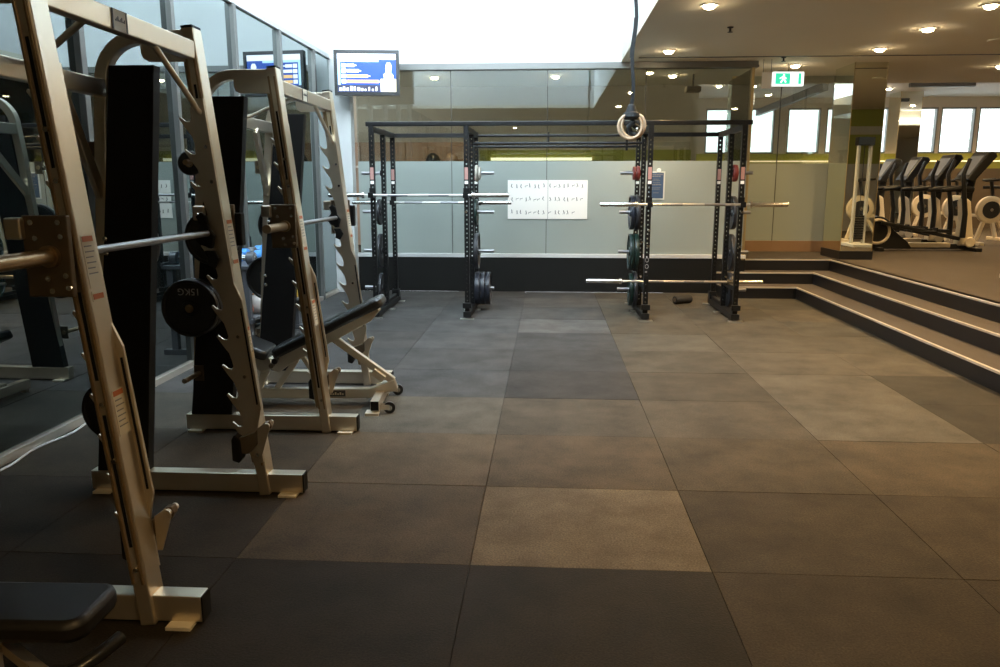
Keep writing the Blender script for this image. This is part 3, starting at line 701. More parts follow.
# ------------------------------------------------------------------ plates on the pegs of the smith machines
def plate_profile(r, t):
    return [(0.026, -t * 0.50), (0.045, -t * 0.50), (0.05, -t * 0.22), (r - 0.024, -t * 0.22), (r - 0.018, -t * 0.5), (r - 0.004, -t * 0.5), (r, -t * 0.3),
            (r, t * 0.3), (r - 0.004, t * 0.5), (r - 0.018, t * 0.5), (r - 0.024, t * 0.22), (0.05, t * 0.22), (0.045, t * 0.5), (0.026, t * 0.5)]
def weight_plate(loc, r, t, label, group, m='iron', ax='y', hub='guide', txt=None):
    T = thing('weight_plate', label, 'weight plate', loc, 0, group)
    mb = MB(); pr = plate_profile(r, t)
    if r < 0.1: pr = [(0.024, -t / 2), (r - 0.006, -t / 2), (r, -t * 0.3), (r, t * 0.3), (r - 0.006, t / 2), (0.024, t / 2)]
    # ring shaped: close the inner hole
    n = len(pr); seg = 40; vs = []; fs = []
    for (rr, h) in pr:
        for k in range(seg):
            a = 2 * PI * k / seg
            vs.append((rr * math.cos(a), h, rr * math.sin(a)) if ax == 'y' else (h, rr * math.cos(a), rr * math.sin(a)))
    for i in range(n):
        j = (i + 1) % n
        for k in range(seg):
            k2 = (k + 1) % seg; fs.append((i * seg + k, i * seg + k2, j * seg + k2, j * seg + k))
    mb.add(vs, fs); disc = mb.build('disc', M[m], T, smooth=True)
    # steel bush round the bore
    vs = []; fs = []; pr2 = [(0.0185, -t / 2 - 0.002), (0.025, -t / 2 - 0.002), (0.025, t / 2 + 0.002), (0.0185, t / 2 + 0.002)]
    for (rr, h) in pr2:
        for k in range(20):
            a = 2 * PI * k / 20
            vs.append((rr * math.cos(a), h, rr * math.sin(a)) if ax == 'y' else (h, rr * math.cos(a), rr * math.sin(a)))
    for i in range(4):
        for k in range(20):
            k2 = (k + 1) % 20; fs.append((i * 20 + k, i * 20 + k2, ((i + 1) % 4) * 20 + k2, ((i + 1) % 4) * 20 + k))
    MB().add(vs, fs).build('hub', M[hub], T, smooth=True)
    if txt:
        text_mb(txt, 0.058, lambda v: (-v.x, -t * 0.22 - 0.0015 - v.z, -v.y + r * 0.58)).build('lettering', M['whitetext'], disc)
    return T
g2 = 'round plates on the storage pegs of the second smith machine'
x2, y2 = SM2[0], SM2[1]; LS = 1.19
(px1, pz1), (px2, pz2), (px3, pz3), (px4, pz4) = PEGS
q1, q2, q3 = pz1 * 0.985, pz2 * 0.985, pz3 * 0.985
weight_plate((x2 + px1, y2 - 0.10, q1 - 0.003), 0.072, 0.03, 'small black weight plate on the top storage peg, beside the notched upright', g2)
weight_plate((x2 + px2, y2 - 0.10, q2 - 0.003), 0.165, 0.034, 'black weight plate behind the end of the nearest bar, on the second peg', g2)
weight_plate((x2 + px3, y2 - 0.215, q3 - 0.003), 0.175, 0.036, 'front black plate lettered 15KG, on the third peg', g2, txt='15KG')
weight_plate((x2 + px3, y2 - 0.172, q3 - 0.003), 0.175, 0.036, 'black plate just behind the one lettered 15KG', g2, m='ironrim')
weight_plate((x2 + px3, y2 - 0.129, q3 - 0.003), 0.170, 0.036, 'black plate hindmost of the three on the 15KG peg', g2)
g3 = 'round plates on the far pegs of the smith machines'
weight_plate((SM1[0] + px2 - 0.066, SM1[1] + LS + 0.12, pz2 - 0.003), 0.165, 0.034, 'black plate on upper outer peg behind the nearest machine shroud', g3)
weight_plate((SM1[0] + px4 - 0.066, SM1[1] + LS + 0.12, pz4 - 0.003), 0.16, 0.034, 'black plate low behind the nearest machine shroud, near the white cable', g3)
weight_plate((x2 + px2 - 0.073, y2 + LS + 0.12, q2 - 0.003), 0.165, 0.034, 'black plate on upper outer peg behind the second machine far shroud', g3)
weight_plate((x2 + px3 - 0.073, y2 + LS + 0.12, q3 - 0.003), 0.175, 0.036, 'black plate on lower outer peg behind the second machine far shroud', g3)

# ================================================================== BENCHES
B = thing('incline_bench', 'adjustable incline bench with black pads, silver frame and small wheels', 'bench', (-1.585, 5.32, 0), math.radians(4))
def pad(p0, p1, width, th, name, parent, m=None):
    """upholstered board from p0 to p1 in the xz plane, rounded corners and edges"""
    a = Vector((p0[0], 0, p0[1])); b_ = Vector((p1[0], 0, p1[1])); d = (b_ - a); L = d.length; d.normalize()
    nrm = Vector((-d.z, 0, d.x))
    if nrm.z < 0: nrm = -nrm
    r = min(0.05, width / 2 - 0.01); out = []
    for (cx, cy, a0) in ((L - r, width / 2 - r, 0), (r, width / 2 - r, PI / 2), (r, -width / 2 + r, PI), (L - r, -width / 2 + r, 3 * PI / 2)):
        for q in range(7): t = a0 + PI / 2 * q / 6; out.append((cx + r * math.cos(t), cy + r * math.sin(t)))
    return MB().prism(out, lambda s_, w_, h_: tuple(a + d * s_ + Vector((0, w_, 0)) + nrm * h_), -th, 0).build(name, m or M['vinyl'], parent, bevel=min(0.02, th * 0.4), smooth=True)
pad((-0.335, 0.415), (0.43, 0.79), 0.28, 0.07, 'back_pad', B)
pad((-0.60, 0.51), (-0.345, 0.405), 0.30, 0.07, 'seat_pad', B)
MB().prism([(-0.36, 0.27), (-0.30, 0.36), (0.40, 0.715), (0.42, 0.68), (0.36, 0.61), (-0.22, 0.30), (-0.30, 0.24)], FF, -0.05, 0.05).build('back_support', M['silver'], B, bevel=0.006)
MB().prism([(-0.58, 0.44), (-0.36, 0.345), (-0.34, 0.27), (-0.42, 0.24), (-0.56, 0.33)], FF, -0.045, 0.045).build('seat_support', M['silver'], B, bevel=0.006)
MB().beam((-0.60, 0, 0.085), (0.36, 0, 0.085), 0.07, 0.06, (0, 0, 1)).beam((0.34, 0, 0.085), (0.52, 0, 0.15), 0.07, 0.06, (0, 0, 1)).build('base_rail', M['silver'], B, bevel=0.005)
nm = MB().box(-0.02, 0.16, -0.032, -0.030, 0.062, 0.108).build('maker_plate', M['ink'], B)
g = MB()
for q in range(9): g.box(0.0 + q * 0.017, 0.011 + q * 0.017, -0.034, -0.032, 0.075, 0.085 + 0.008 * (q % 2))
g.build('plate_lettering', M['label'], nm)
MB().beam((0.06, 0, 0.50), (0.50, 0, 0.17), 0.05, 0.05, (0, 1, 0)).build('front_strut', M['silver'], B, bevel=0.005)
MB().beam((0.36, -0.036, 0.25), (0.44, -0.036, 0.19), 0.05, 0.05, (0, 1, 0)).build('strut_collar', M['silver'], B, bevel=0.005)
MB().beam((-0.17, 0, 0.40), (0.0, 0, 0.12), 0.04, 0.03, (0, 1, 0)).build('rear_strut', M['silver'], B, bevel=0.004)
MB().beam((-0.36, 0, 0.34), (-0.46, 0, 0.12), 0.05, 0.05, (0, 1, 0)).beam((-0.18, 0.0, 0.33), (-0.33, 0, 0.12), 0.04, 0.04, (0, 1, 0)).build('seat_post', M['silver'], B, bevel=0.004)
cb = MB().box(0.375, 0.435, -0.29, 0.29, 0.03, 0.10).build('front_foot', M['silver'], B, bevel=0.005)
MB().box(0.378, 0.432, -0.293, -0.29, 0.033, 0.097).build('end_cap', M['black'], cb)
for yt in (-0.31, 0.22): MB().box(0.34, 0.43, yt, yt + 0.09, 0.0, 0.02).build('foot_tab', M['label'], cb)
MB().box(-0.62, -0.56, -0.24, 0.24, 0.03, 0.10).box(-0.61, -0.57, -0.23, -0.19, 0, 0.03).box(-0.61, -0.57, 0.19, 0.23, 0, 0.03).build('rear_foot', M['silver'], B, bevel=0.005)
for y in (-0.24, 0.24):
    w = MB().lathe([(0.03, -0.014), (0.04, -0.010), (0.04, 0.010), (0.03, 0.014)], (0.50, y, 0.042), 'y', 20).build('wheel', M['blackgloss'], B, smooth=True)
    MB().lathe([(0.02, -0.018), (0.02, 0.018)], (0.50, y, 0.042), 'y', 16).build('wheel_hub', M['chrome'], w, smooth=True)
    MB().box(0.43, 0.50, y - 0.022, y - 0.016, 0.03, 0.065).box(0.43, 0.50, y + 0.016, y + 0.022, 0.03, 0.065).build('wheel_fork', M['silver'], w)
for (x, z) in ((-0.34, 0.30), (0.0, 0.43)):
    MB().lathe([(0.018, -0.09), (0.018, 0.09)], (x, 0, z), 'y', 12).build('pivot_bolt', M['bronze'], B, smooth=True)
MB().lathe([(0.010, -0.12), (0.010, -0.05)], (-0.30, 0, 0.345), 'y', 10).lathe([(0.02, -0.15), (0.022, -0.14), (0.02, -0.12)], (-0.30, 0, 0.345), 'y', 14).build('adjuster_knob', M['blackgloss'], B, smooth=True)

# bench cut by the lower left corner
B2 = thing('flat_bench', 'black padded bench end cut off by the lower left corner', 'bench', (-1.765, 1.875, 0), math.radians(2))
pad((-0.75, 0.425), (0.555, 0.425), 0.23, 0.065, 'bench_pad', B2, M['vinylmatte'])
MB().beam((-0.7, 0, 0.32), (0.28, 0, 0.32), 0.07, 0.10, (0, 0, 1)).build('seat_rail', M['silver'], B2, bevel=0.005)
MB().tube([(0.42, -0.115, 0.262), (0.47, -0.11, 0.262), (0.52, -0.075, 0.27), (0.55, -0.02, 0.28), (0.57, 0.05, 0.285)], 0.020, 14).build('handle', M['vinyl'], B2, smooth=True)
MB().beam((0.26, 0, 0.30), (0.44, -0.10, 0.265), 0.03, 0.03, (0, 0, 1)).build('handle_bracket', M['silver'], B2)
for x in (0.20, -0.6):
    MB().beam((x, 0, 0.29), (x, 0, 0.08), 0.07, 0.07, (0, 1, 0)).build('leg', M['silver'], B2, bevel=0.004)
    MB().box(x - 0.04, x + 0.04, -0.2, 0.2, 0.0, 0.08).build('foot', M['silver'], B2, bevel=0.004)
MB().box(-0.6, 0.2, -0.03, 0.03, 0.02, 0.08).build('base_rail', M['silver'], B2, bevel=0.004)

# ================================================================== DOUBLE POWER RACK
R = thing('power_rack', 'black double power rack with perforated uprights in front of the frosted glass', 'power rack', (0, 9.0, 0))
RX = [(-2.005, -0.925), (1.135, 2.155)]
RY = [0.0, 0.62, 1.22]
RH = 2.19; PW = 0.055
def upright(x, y, h):
    mb = MB(); w = PW / 2; t = 0.004; hs = 0.010; n = int((h - 0.2) / 0.052)
    mb.box(x - w, x - w + t, y - w, y + w, 0.0, h); mb.box(x + w - t, x + w, y - w, y + w, 0.0, h)
    for ya, yb in ((y - w, y - w + t), (y + w - t, y + w)):
        mb.box(x - w + t, x - hs, ya, yb, 0, h); mb.box(x + hs, x + w - t, ya, yb, 0, h)
        z = 0.0
        for k in range(n):
            zc = 0.16 + k * 0.052
            mb.box(x - hs, x + hs, ya, yb, z, zc - hs); z = zc + hs
        mb.box(x - hs, x + hs, ya, yb, z, h)
    mb.box(x - w, x + w, y - w, y + w, h, h + 0.004)
    return mb
for ri, xs in enumerate(RX):
    for x in xs:
        for j, y in enumerate(RY):
            u = upright(x, y, RH).build('upright', M['rackblack'], R)
            if j != 1:
                k_ = MB().box(x - 0.02, x + 0.02, y - PW / 2 - 0.0015, y - PW / 2, 1.60, 1.735).build('decal', M['pinklabel'], u)
                MB().box(x - 0.02, x + 0.02, y - PW / 2 - 0.0015, y - PW / 2, 1.55, 1.585).build('decal', M['paper'], u, label='small white decal')
        # side rails
        MB().box(x - 0.045, x + 0.045, -0.06, 1.30, 0.02, 0.085).build('base_beam', M['rackblack'], R, bevel=0.003)
        MB().box(x - 0.08, x + 0.08, -0.10, -0.04, 0.0, 0.010).box(x - 0.10, x + 0.10, 1.22, 1.32, 0.0, 0.010).box(x - 0.10, x + 0.10, 0.58, 0.66, 0.0, 0.010).build('floor_plate', M['barsteel'], R)
        MB().box(x - PW / 2, x + PW / 2, 0.0, 1.22, RH - 0.06, RH).build('top_rail', M['rackblack'], R, bevel=0.002)
        MB().beam((x, 1.2, 0.10), (x, 0.62, 0.10), 0.05, 0.05, (1, 0, 0)).box(x - 0.045, x + 0.045, 1.17, 1.27, 0.08, 0.18).build('corner_block', M['rackblack'], R, bevel=0.003)
    xa, xb = xs
    MB().box(xa, xb, 1.20, 1.25, RH - 0.055, RH - 0.005).build('rear_crossbar', M['rackblack'], R, bevel=0.002)
# long front top bar with chrome top shine
MB().box(RX[0][0] - 0.06, RX[1][1] + 0.08, -0.03, 0.03, RH, RH + 0.05).build('front_crossbar', M['rackblack'], R, bevel=0.008)
for (y, z, xa, xb) in ((0.62, 2.03, RX[0][1], RX[1][0]), (0.93, 2.005, RX[0][1], RX[1][0] - 0.05), (1.22, 2.155, RX[0][1], RX[1][0])):
    MB().tube([(xa, y, z), (xb, y, z)], 0.017, 12).build('pull_up_bar', M['rackblack'], R, smooth=True)
MB().beam((0.0, 0.62, 2.03), (0.0, 0.62, 2.16), 0.02, 0.02, (0, 1, 0)).build('hanger', M['rackblack'], R)
MB().beam((0.90, 0.3, 1.93), (0.90, 0.3, 2.24), 0.025, 0.006, (1, 0, 0)).build('hanger', M['rackblack'], R)
# weight pegs on the middle uprights (left side out, right side out of each rack)
PZ = [1.68, 1.215, 0.74, 0.28]
PEGX = [(RX[0][0], -1), (RX[0][1], 1), (RX[1][0], -1), (RX[1][1], 1)]
for (x, sgn) in PEGX:
    for z in PZ:
        MB().tube([(x + sgn * PW / 2, 0.62, z), (x + sgn * 0.27, 0.62, z)], 0.021, 14).build('weight_peg', M['oldsteel'], R, smooth=True)
        MB().lathe([(0.035, min(0, sgn * 0.012)), (0.035, max(0, sgn * 0.012))], (x + sgn * PW / 2, 0.62, z), 'x', 14).build('peg_flange', M['rackblack'], R)
# J hooks and spotter pins
def jhook(x, y, z):
    return MB().box(x - 0.035, x + 0.035, y - 0.040, y - 0.0285, z - 0.03, z + 0.08).box(x - 0.03, x + 0.03, y - 0.13, y - 0.040, z - 0.03, z - 0.016).box(x - 0.03, x + 0.03, y - 0.14, y - 0.13, z - 0.03, z + 0.03).build('bar_hook', M['rackblack'], R, bevel=0.003)
BZL, BZR = 1.425, 1.325
for x in RX[0]: jhook(x, 0, BZL)
for x in RX[1]: jhook(x, 0, BZR)
for x in RX[0]: jhook(x, RY[2], 1.315)
for (x, y, z) in ((1.135, 0.62, 0.86), (1.135, 0, 0.86), (2.155, 0, 0.86), (1.135, .62, .45), (2.155, .62, .45), (2.155, 0, 1.24), (-2.005, 0, 1.05), (-0.925, 0.0, 1.24), (1.135, 0, 1.04)):
    MB().lathe([(0.008, -0.06), (0.008, 0.0)], (x, y - PW / 2, z), 'y', 8).lathe([(0.014, -0.075), (0.016, -0.06)], (x, y - PW / 2, z), 'y', 10).build('safety_pin', M['chrome'], R, smooth=True)
for x in RX[0] + RX[1]:
    s_ = 1 if x in (RX[0][0], RX[1][0]) else -1
    MB().box(x - 0.05, x + 0.05, -0.075, -0.03, 0.13, 0.19).build('lower_hook', M['rackblack'], R, bevel=0.004)
# safety arms in the right rack that carry the low barbell
for x in RX[1]:
    MB().box(x - 0.02, x + 0.02, 0.03, 0.59, 0.345, 0.40).build('safety_arm', M['rackblack'], R, bevel=0.003)
mk = MB()
for q, zc in enumerate((0.70, 0.625)):
    mk.tube([(1.135 + 0.018 * math.cos(2 * PI * k / 16), -PW / 2 - 0.002, zc + 0.024 * math.sin(2 * PI * k / 16)) for k in range(16)], 0.0035, 6, closed=True)
mk.box(1.117, 1.140, -PW / 2 - 0.003, -PW / 2, 0.555, 0.572)
mk.build('post_marking', M['inkgrey'], R)

# ------------------------------------------------------------------ barbells
def barbell(loc, L, label, rz=0.0):
    T = thing('barbell', label, 'barbell', loc, rz, 'barbells on the power rack')
    h = L / 2; s = 0.42
    sh = MB().tube([(-h + s, 0, 0), (h - s, 0, 0)], 0.014, 16).build('shaft', M['barsteel'], T, smooth=True)
    for sg in (-1, 1): MB().tube([(sg * 0.35, 0, 0), (sg * 0.12, 0, 0)], 0.0148, 16).build('knurling', M['oldsteel'], sh, smooth=True)
    for sg in (-1, 1):
        MB().tube([(sg * (h - s), 0, 0), (sg * (h - s + 0.03), 0, 0)], 0.036, 20).build('collar', M['chrome'], T, smooth=True)
        MB().tube([(sg * (h - s + 0.03), 0, 0), (sg * (h - 0.01), 0, 0), (sg * h, 0, 0)], [0.025, 0.025, 0.021], 20).build('sleeve', M['chrome'], T, smooth=True)
    return T
b0 = barbell((-1.47, 8.92, BZL), 2.07, 'chrome barbell racked on the front hooks of the left rack')
dup(b0, (1.62, 8.92, BZR), 'chrome barbell racked at chest height on the right rack')
dup(b0, (-1.50, 10.14, 1.315), 'thinner looking barbell racked on the rear hooks of the left rack')
dup(b0, (1.50, 9.30, 0.415), 'chrome barbell lying low on the safety arms of the right rack')

# ------------------------------------------------------------------ plates on the rack
def rplate(pi, z, off, r, t, m, label):
    x, sgn = PEGX[pi]
    return weight_plate((x + sgn * off, 9.62, z - 0.004), r, t, label, 'plates on the pegs of the power rack', m, 'x', 'barsteel')
# left rack, left side (seen edge on)
rplate(0, PZ[1], 0.06, 0.16, 0.03, 'rubber', 'thin black plate on the outer left side of the rack, upper')
rplate(0, PZ[2], 0.06, 0.21, 0.04, 'rubber', 'black plate on the outer left side of the rack, second lowest peg')
rplate(0, PZ[3], 0.06, 0.18, 0.04, 'rubber', 'black plate on the outer left side of the rack, lowest peg')
# left rack, right side
rplate(1, PZ[0], 0.06, 0.10, 0.03, 'rubberwhite', 'small cream plate nearest the post on the top right peg of the left rack')
rplate(1, PZ[0], 0.095, 0.08, 0.03, 'rubberwhite', 'smaller cream plate outermost on the top right peg of the left rack')
rplate(1, PZ[1], 0.055, 0.16, 0.03, 'rubbergreen', 'dark green plate on the second peg of the left rack')
rplate(1, PZ[2], 0.06, 0.22, 0.05, 'rubber', 'large black plate on the third peg of the left rack')
for q, off in enumerate((0.07, 0.135, 0.20)):
    rplate(1, PZ[3], off, 0.205, 0.058, 'rubberblue', ('innermost', 'middle', 'outermost')[q] + ' of three thick black bumper plates on the lowest peg, centre left')
# right rack, left side
rplate(2, PZ[0], 0.06, 0.085, 0.04, 'rubberred', 'small red plate nearest the post on the left top peg of the right rack')
rplate(2, PZ[0], 0.105, 0.08, 0.035, 'rubberred', 'small red plate outermost on the left top peg of the right rack')
rplate(2, PZ[1], 0.06, 0.21, 0.05, 'rubber', 'black plate nearest the post, second left peg of the right rack')
rplate(2, PZ[1], 0.12, 0.205, 0.05, 'rubberblue', 'blue black plate outermost on second left peg of the right rack')
rplate(2, PZ[2], 0.06, 0.22, 0.05, 'rubbergreen', 'dark green plate nearest the post, third left peg of the right rack')
rplate(2, PZ[2], 0.12, 0.22, 0.05, 'rubbergreen', 'dark green plate outermost on third left peg of the right rack')
rplate(2, PZ[3], 0.06, 0.22, 0.045, 'rubber', 'black plate nearest the post on the lowest left peg of the right rack')
rplate(2, PZ[3], 0.11, 0.20, 0.04, 'rubbergreen', 'dark green plate outermost on the lowest left peg of the right rack')
# right rack, right side
rplate(3, PZ[0], 0.06, 0.10, 0.05, 'rubberred', 'dark red plate on the far right top peg of the rack')
rplate(3, PZ[1], 0.06, 0.20, 0.05, 'rubber', 'black plate on the far right second peg of the rack')
rplate(3, PZ[2], 0.06, 0.22, 0.05, 'rubber', 'black plate on the far right third peg of the rack')
rplate(3, PZ[3], 0.06, 0.22, 0.05, 'rubber', 'black plate on the far right lowest peg of the rack')

# ------------------------------------------------------------------ foam roller on the floor
F_ = thing('foam_roller', 'short black foam roller lying on the floor between the rack legs', 'foam roller', (1.79, 10.32, 0.056), math.radians(28))
ro = MB(); pts = [(-0.13, 0, 0)] + [(-0.125 + 0.025 * q, 0, 0) for q in range(11)] + [(0.13, 0, 0)]
rs = [0.045] + [0.055 if q % 2 else 0.051 for q in range(11)] + [0.045]
ro.tube(pts, rs, 20); ro.build('roller', M['foam'], F_, smooth=True)
MB().tube([(-0.135, 0, 0), (0.135, 0, 0)], 0.028, 16).build('core', M['bronze'], F_, smooth=True)

# ------------------------------------------------------------------ gym rings on a strap
G = thing('gym_rings', 'pair of wooden gym rings hanging on a long black strap', 'gym rings', (0.745, 7.35, 2.06))
def ring(c, tilt, y):
    pts = []
    for k in range(36):
        a = 2 * PI * k / 36; p = Vector((0.107 * math.cos(a), 0, 0.107 * math.sin(a))); p.rotate(Matrix.Rotation(tilt, 3, 'Z'))
        pts.append(p + Vector((c[0], y, c[1])))
    return MB().tube(pts, 0.0135, 12, closed=True)
ring((-0.01, 0.0), 0.10, -0.02).build('wooden_ring', M['wood'], G, smooth=True)
ring((0.025, 0.012), -0.35, 0.05).build('wooden_ring', M['wood'], G, smooth=True)
ztop = 3.42 - 2.06
sp = []
for k in range(15):
    z = 0.17 + (ztop - 0.17) * k / 14; sp.append((0.012 * math.sin(k * 0.9) - 0.004 + 0.035 * k / 14 * 0.6, 0.01, z))
MB().tube(sp, 0, rect=(0.030, 0.018), up=(1, 0, 0)).build('strap', M['strap'], G)
MB().tube([(sp[-1][0] + 0.02, 0.01, 0.9 * ztop), (sp[-1][0] + 0.018, 0.01, ztop + 0.05)], 0, rect=(0.022, 0.012), up=(1, 0, 0)).build('strap_tail', M['strap'], G)
MB().tube([(x - 0.012, y, z) for x, y, z in sp[5:10]], 0, rect=(0.02, 0.012), up=(1, 0, 0)).build('strap_tail', M['strap'], G)
MB().tube([(sp[-1][0], 0.01, ztop), (sp[-1][0] - 0.02, 0.01, 6.5 - 2.06)], 0, rect=(0.028, 0.008), up=(1, 0, 0)).build('upper_strap', M['strapgreen'], G)
MB().lathe([(0.012, 0.20), (0.032, 0.19), (0.040, 0.165), (0.045, 0.15), (0.050, 0.13), (0.072, 0.12), (0.078, 0.085), (0.060, 0.065), (0.02, 0.06)], (0.0, 0.01, 0.0), 'z', 20).build('strap_bundle', M['strap'], G, smooth=True)
MB().tube([(0.0, 0.01, 0.08), (0.02, -0.01, 0.04), (-0.02, 0.0, 0.0), (0.0, 0.02, -0.05), (0.05, 0.0, -0.075)], [0.02, 0.024, 0.026, 0.022, 0.016], 10).tube([(0.0, 0.02, 0.03), (0.05, 0.03, 0.0), (0.075, 0.02, -0.02)], [0.018, 0.026, 0.018], 10).build('buckle', M['strap'], G, smooth=True)
MB().lathe([(0.02, -0.01), (0.024, 0.0), (0.02, 0.01)], (0.055, -0.01, -0.025), 'x', 12).build('buckle_clip', M['chrome'], G, smooth=True)

# ================================================================== DUMBBELL RACK by the left glass
D = thing('dumbbell_rack', 'grey two tier rack against the left glass wall, behind the machines', 'storage rack', (-2.80, 7.55, 0))
for z in (0.79, 0.30):
    MB().box(-0.16, 0.16, -0.72, 0.72, z, z + 0.035).box(0.14, 0.16, -0.72, 0.72, z, z + 0.06).build('shelf', M['greydb'], D, bevel=0.004)
for y in (-0.68, 0.68):
    MB().box(-0.14, -0.08, y - 0.03, y + 0.03, 0, 1.0).box(0.06, 0.12, y - 0.03, y + 0.03, 0, 0.80).box(-0.2, 0.2, y - 0.035, y + 0.035, 0, 0.05).build('end_frame', M['greydb'], D, bevel=0.004)
def dumbbell(loc, m, label):
    T = thing('dumbbell', label, 'dumbbell', loc, 0, 'dumbbells on the rack by the glass wall')
    MB().tube([(-0.07, 0, 0), (0.07, 0, 0)], 0.015, 12).build('grip', M['chrome'], T, smooth=True)
    for s in (-1, 1):
        h = MB().lathe([(0.045, s * 0.06 if s > 0 else -0.14), (0.058, s * 0.07 if s > 0 else -0.13), (0.058, 0.13 if s > 0 else -0.07), (0.045, 0.14 if s > 0 else -0.06)], (0, 0, 0), 'x', 24).build('head', M[m], T, smooth=True)
        MB().lathe([(0.03, 0.0), (0.03, 0.004)], (s * 0.142 - (0.002), 0, 0), 'x', 16).build('badge', M['chrome'], h)
    return T
names = ['nearest', 'second', 'third', 'fourth', 'fifth', 'sixth', 'furthest']
for q in range(7):
    m_ = ('greydb', 'bluepaint', 'bluepaint', 'greydb', 'bluepaint', 'bluepaint', 'greydb')[q]
    c_ = ('grey', 'blue', 'blue', 'grey', 'blue', 'blue', 'grey')[q]
    dumbbell((-2.80, 6.98 + q * 0.185, 0.884), m_, '%s round headed dumbbell, %s along the top shelf by the glass wall' % (c_, names[q]))
def kettlebell(loc, m, r, label):
    T = thing('kettlebell', label, 'kettlebell', loc, 0, 'kettlebells on the lower shelf')
    pr = [(0.001, 0), (r * 0.55, 0.0)] + [(r * math.cos(a), r * 0.85 + r * math.sin(a)) for a in [(-0.85 + 2.3 * k / 12) for k in range(13)]]
    MB().lathe(pr, (0, 0, 0), 'z', 24).build('bell', M[m], T, smooth=True)
    hp = [(0, -r * 0.5, r * 1.5), (0, -r * 0.62, r * 2.0), (0, -r * 0.4, r * 2.35), (0, 0, r * 2.42), (0, r * 0.4, r * 2.35), (0, r * 0.62, r * 2.0), (0, r * 0.5, r * 1.5)]
    MB().tube(hp, r * 0.16, 10).build('handle', M['chrome'], T, smooth=True)
kettlebell((-2.80, 6.95, 0.335), 'orangekb', 0.10, 'orange kettlebell at the near end of the lower shelf')
kettlebell((-2.78, 7.25, 0.335), 'whitekb', 0.115, 'pale grey kettlebell on the lower shelf, between the two machines')
kettlebell((-2.78, 7.56, 0.335), 'whitekb', 0.105, 'second pale kettlebell on the lower shelf, behind the shroud')
kettlebell((-2.74, 8.12, 0.335), 'yellowkb', 0.11, 'yellow kettlebell at the far end of the lower shelf')

# white cable
pts = []
for k in range(30):
    a = k / 29; x = -3.0 - 0.02 * math.sin(a * 3) + 0.02 * math.sin(k * 0.8); y = 3.2 + 2.2 * a
    pts.append((x + 0.02, y, 0.008))
tag(MB().tube(pts, 0.0065, 8).build('cable', M['cable'], smooth=True), 'thin white cable lying along the foot of the left glass wall', 'cable')

# ================================================================== CARDIO HALL
def elliptical(loc, label, rz=0.0):
    T = thing('elliptical_trainer', label, 'elliptical trainer', loc, rz, 'elliptical trainers in a row on the raised floor')
    MB().box(0.30, 1.62, -0.06, 0.06, 0.03, 0.11).box(0.0, 0.10, -0.25, 0.25, 0.0, 0.06).box(1.52, 1.62, -0.28, 0.28, 0.0, 0.06).build('base_frame', M['blackgloss'], T, bevel=0.01)
    MB().box(0.52, 1.22, -0.075, 0.075, 0.05, 0.125).build('base_cover', M['cream'], T, bevel=0.01)
    # rear drive housing
    pl = [(-0.08, 0.03)] + [(0.02 + 0.25 * math.cos(a), 0.31 + 0.25 * math.sin(a)) for a in [PI * 1.15 - k * PI * 1.1 / 12 for k in range(13)]] + [(0.52, 0.14), (0.60, 0.03)]
    h = MB().prism(pl, FF, -0.12, 0.12).build('drive_housing', M['blackgloss'], T, bevel=0.01)
    for s in (-1, 1):
        pts = [(0.02 + 0.19 * math.cos(a), s * 0.125, 0.31 + 0.19 * math.sin(a)) for a in [2 * PI * k / 28 for k in range(28)]]
        MB().tube(pts, 0.024, 8, closed=True).build('wheel_ring', M['cream'], h, smooth=True)
    for s, dz in ((-1, 0.0), (1, 0.10)):
        MB().beam((0.05, s * 0.17, 0.46 - dz), (1.30, s * 0.17, 0.20 + dz), 0.05, 0.06, (0, 1, 0)).build('pedal_arm', M['blackgloss'], T, bevel=0.01)
        MB().box(0.55, 0.92, s * 0.17 - 0.07, s * 0.17 + 0.07, 0.30, 0.325).box(0.9, 0.92, s * 0.17 - 0.07, s * 0.17 + 0.07, 0.325, 0.38).build('foot_pedal', M['black'], T, bevel=0.005)
        pts = [(1.32, s * 0.21, 0.22), (1.32, s * 0.22, 0.6), (1.26, s * 0.23, 0.95), (1.22, s * 0.24, 1.22), (1.30, s * 0.23, 1.46)]
        MB().tube(pts, [0.045, 0.04, 0.036, 0.032, 0.03], 10).build('moving_handle', M['blackgloss'], T, smooth=True)
        MB().tube([(1.46, s * 0.05, 0.98), (1.22, s * 0.20, 1.0), (0.92, s * 0.22, 0.97)], [0.06, 0.045, 0.03], 10).build('side_grip', M['black'], T, smooth=True)
    MB().prism([(1.32, 0.08), (1.58, 0.08), (1.55, 0.30), (1.47, 0.80), (1.38, 0.86), (1.32, 0.80), (1.36, 0.5)], FF, -0.09, 0.09).build('front_shroud', M['cream'], T, bevel=0.03)
    MB().beam((1.42, 0, 0.80), (1.46, 0, 1.25), 0.14, 0.12, (0, 1, 0)).build('mast', M['blackgloss'], T, bevel=0.01)
    c = MB().prism([(1.30, 1.14), (1.40, 1.10), (1.72, 1.50), (1.68, 1.56), (1.58, 1.57)], FF, -0.23, 0.23).build('console', M['blackgloss'], T, bevel=0.012)
    MB().beam((1.345, 0.0, 1.215), (1.535, 0, 1.51), 0.34, 0.012, (0, 1, 0)).build('console_screen', M['screen'], c)
    for s in (-1, 1):
        MB().lathe([(0.075, -0.02), (0.085, 0.0), (0.075, 0.02)], (1.50, s * 0.11, 0.14), 'y', 18).build('wheel_cover', M['cream'], T, smooth=True)
    return T
e0 = elliptical((5.34, 13.25, UP), 'nearest elliptical trainer, its whole side seen beyond the mirrored pillar')
dup(e0, (5.38, 14.35, UP), 'second elliptical trainer from the front of the row')
dup(e0, (5.34, 15.45, UP), 'third elliptical trainer from the front of the row')
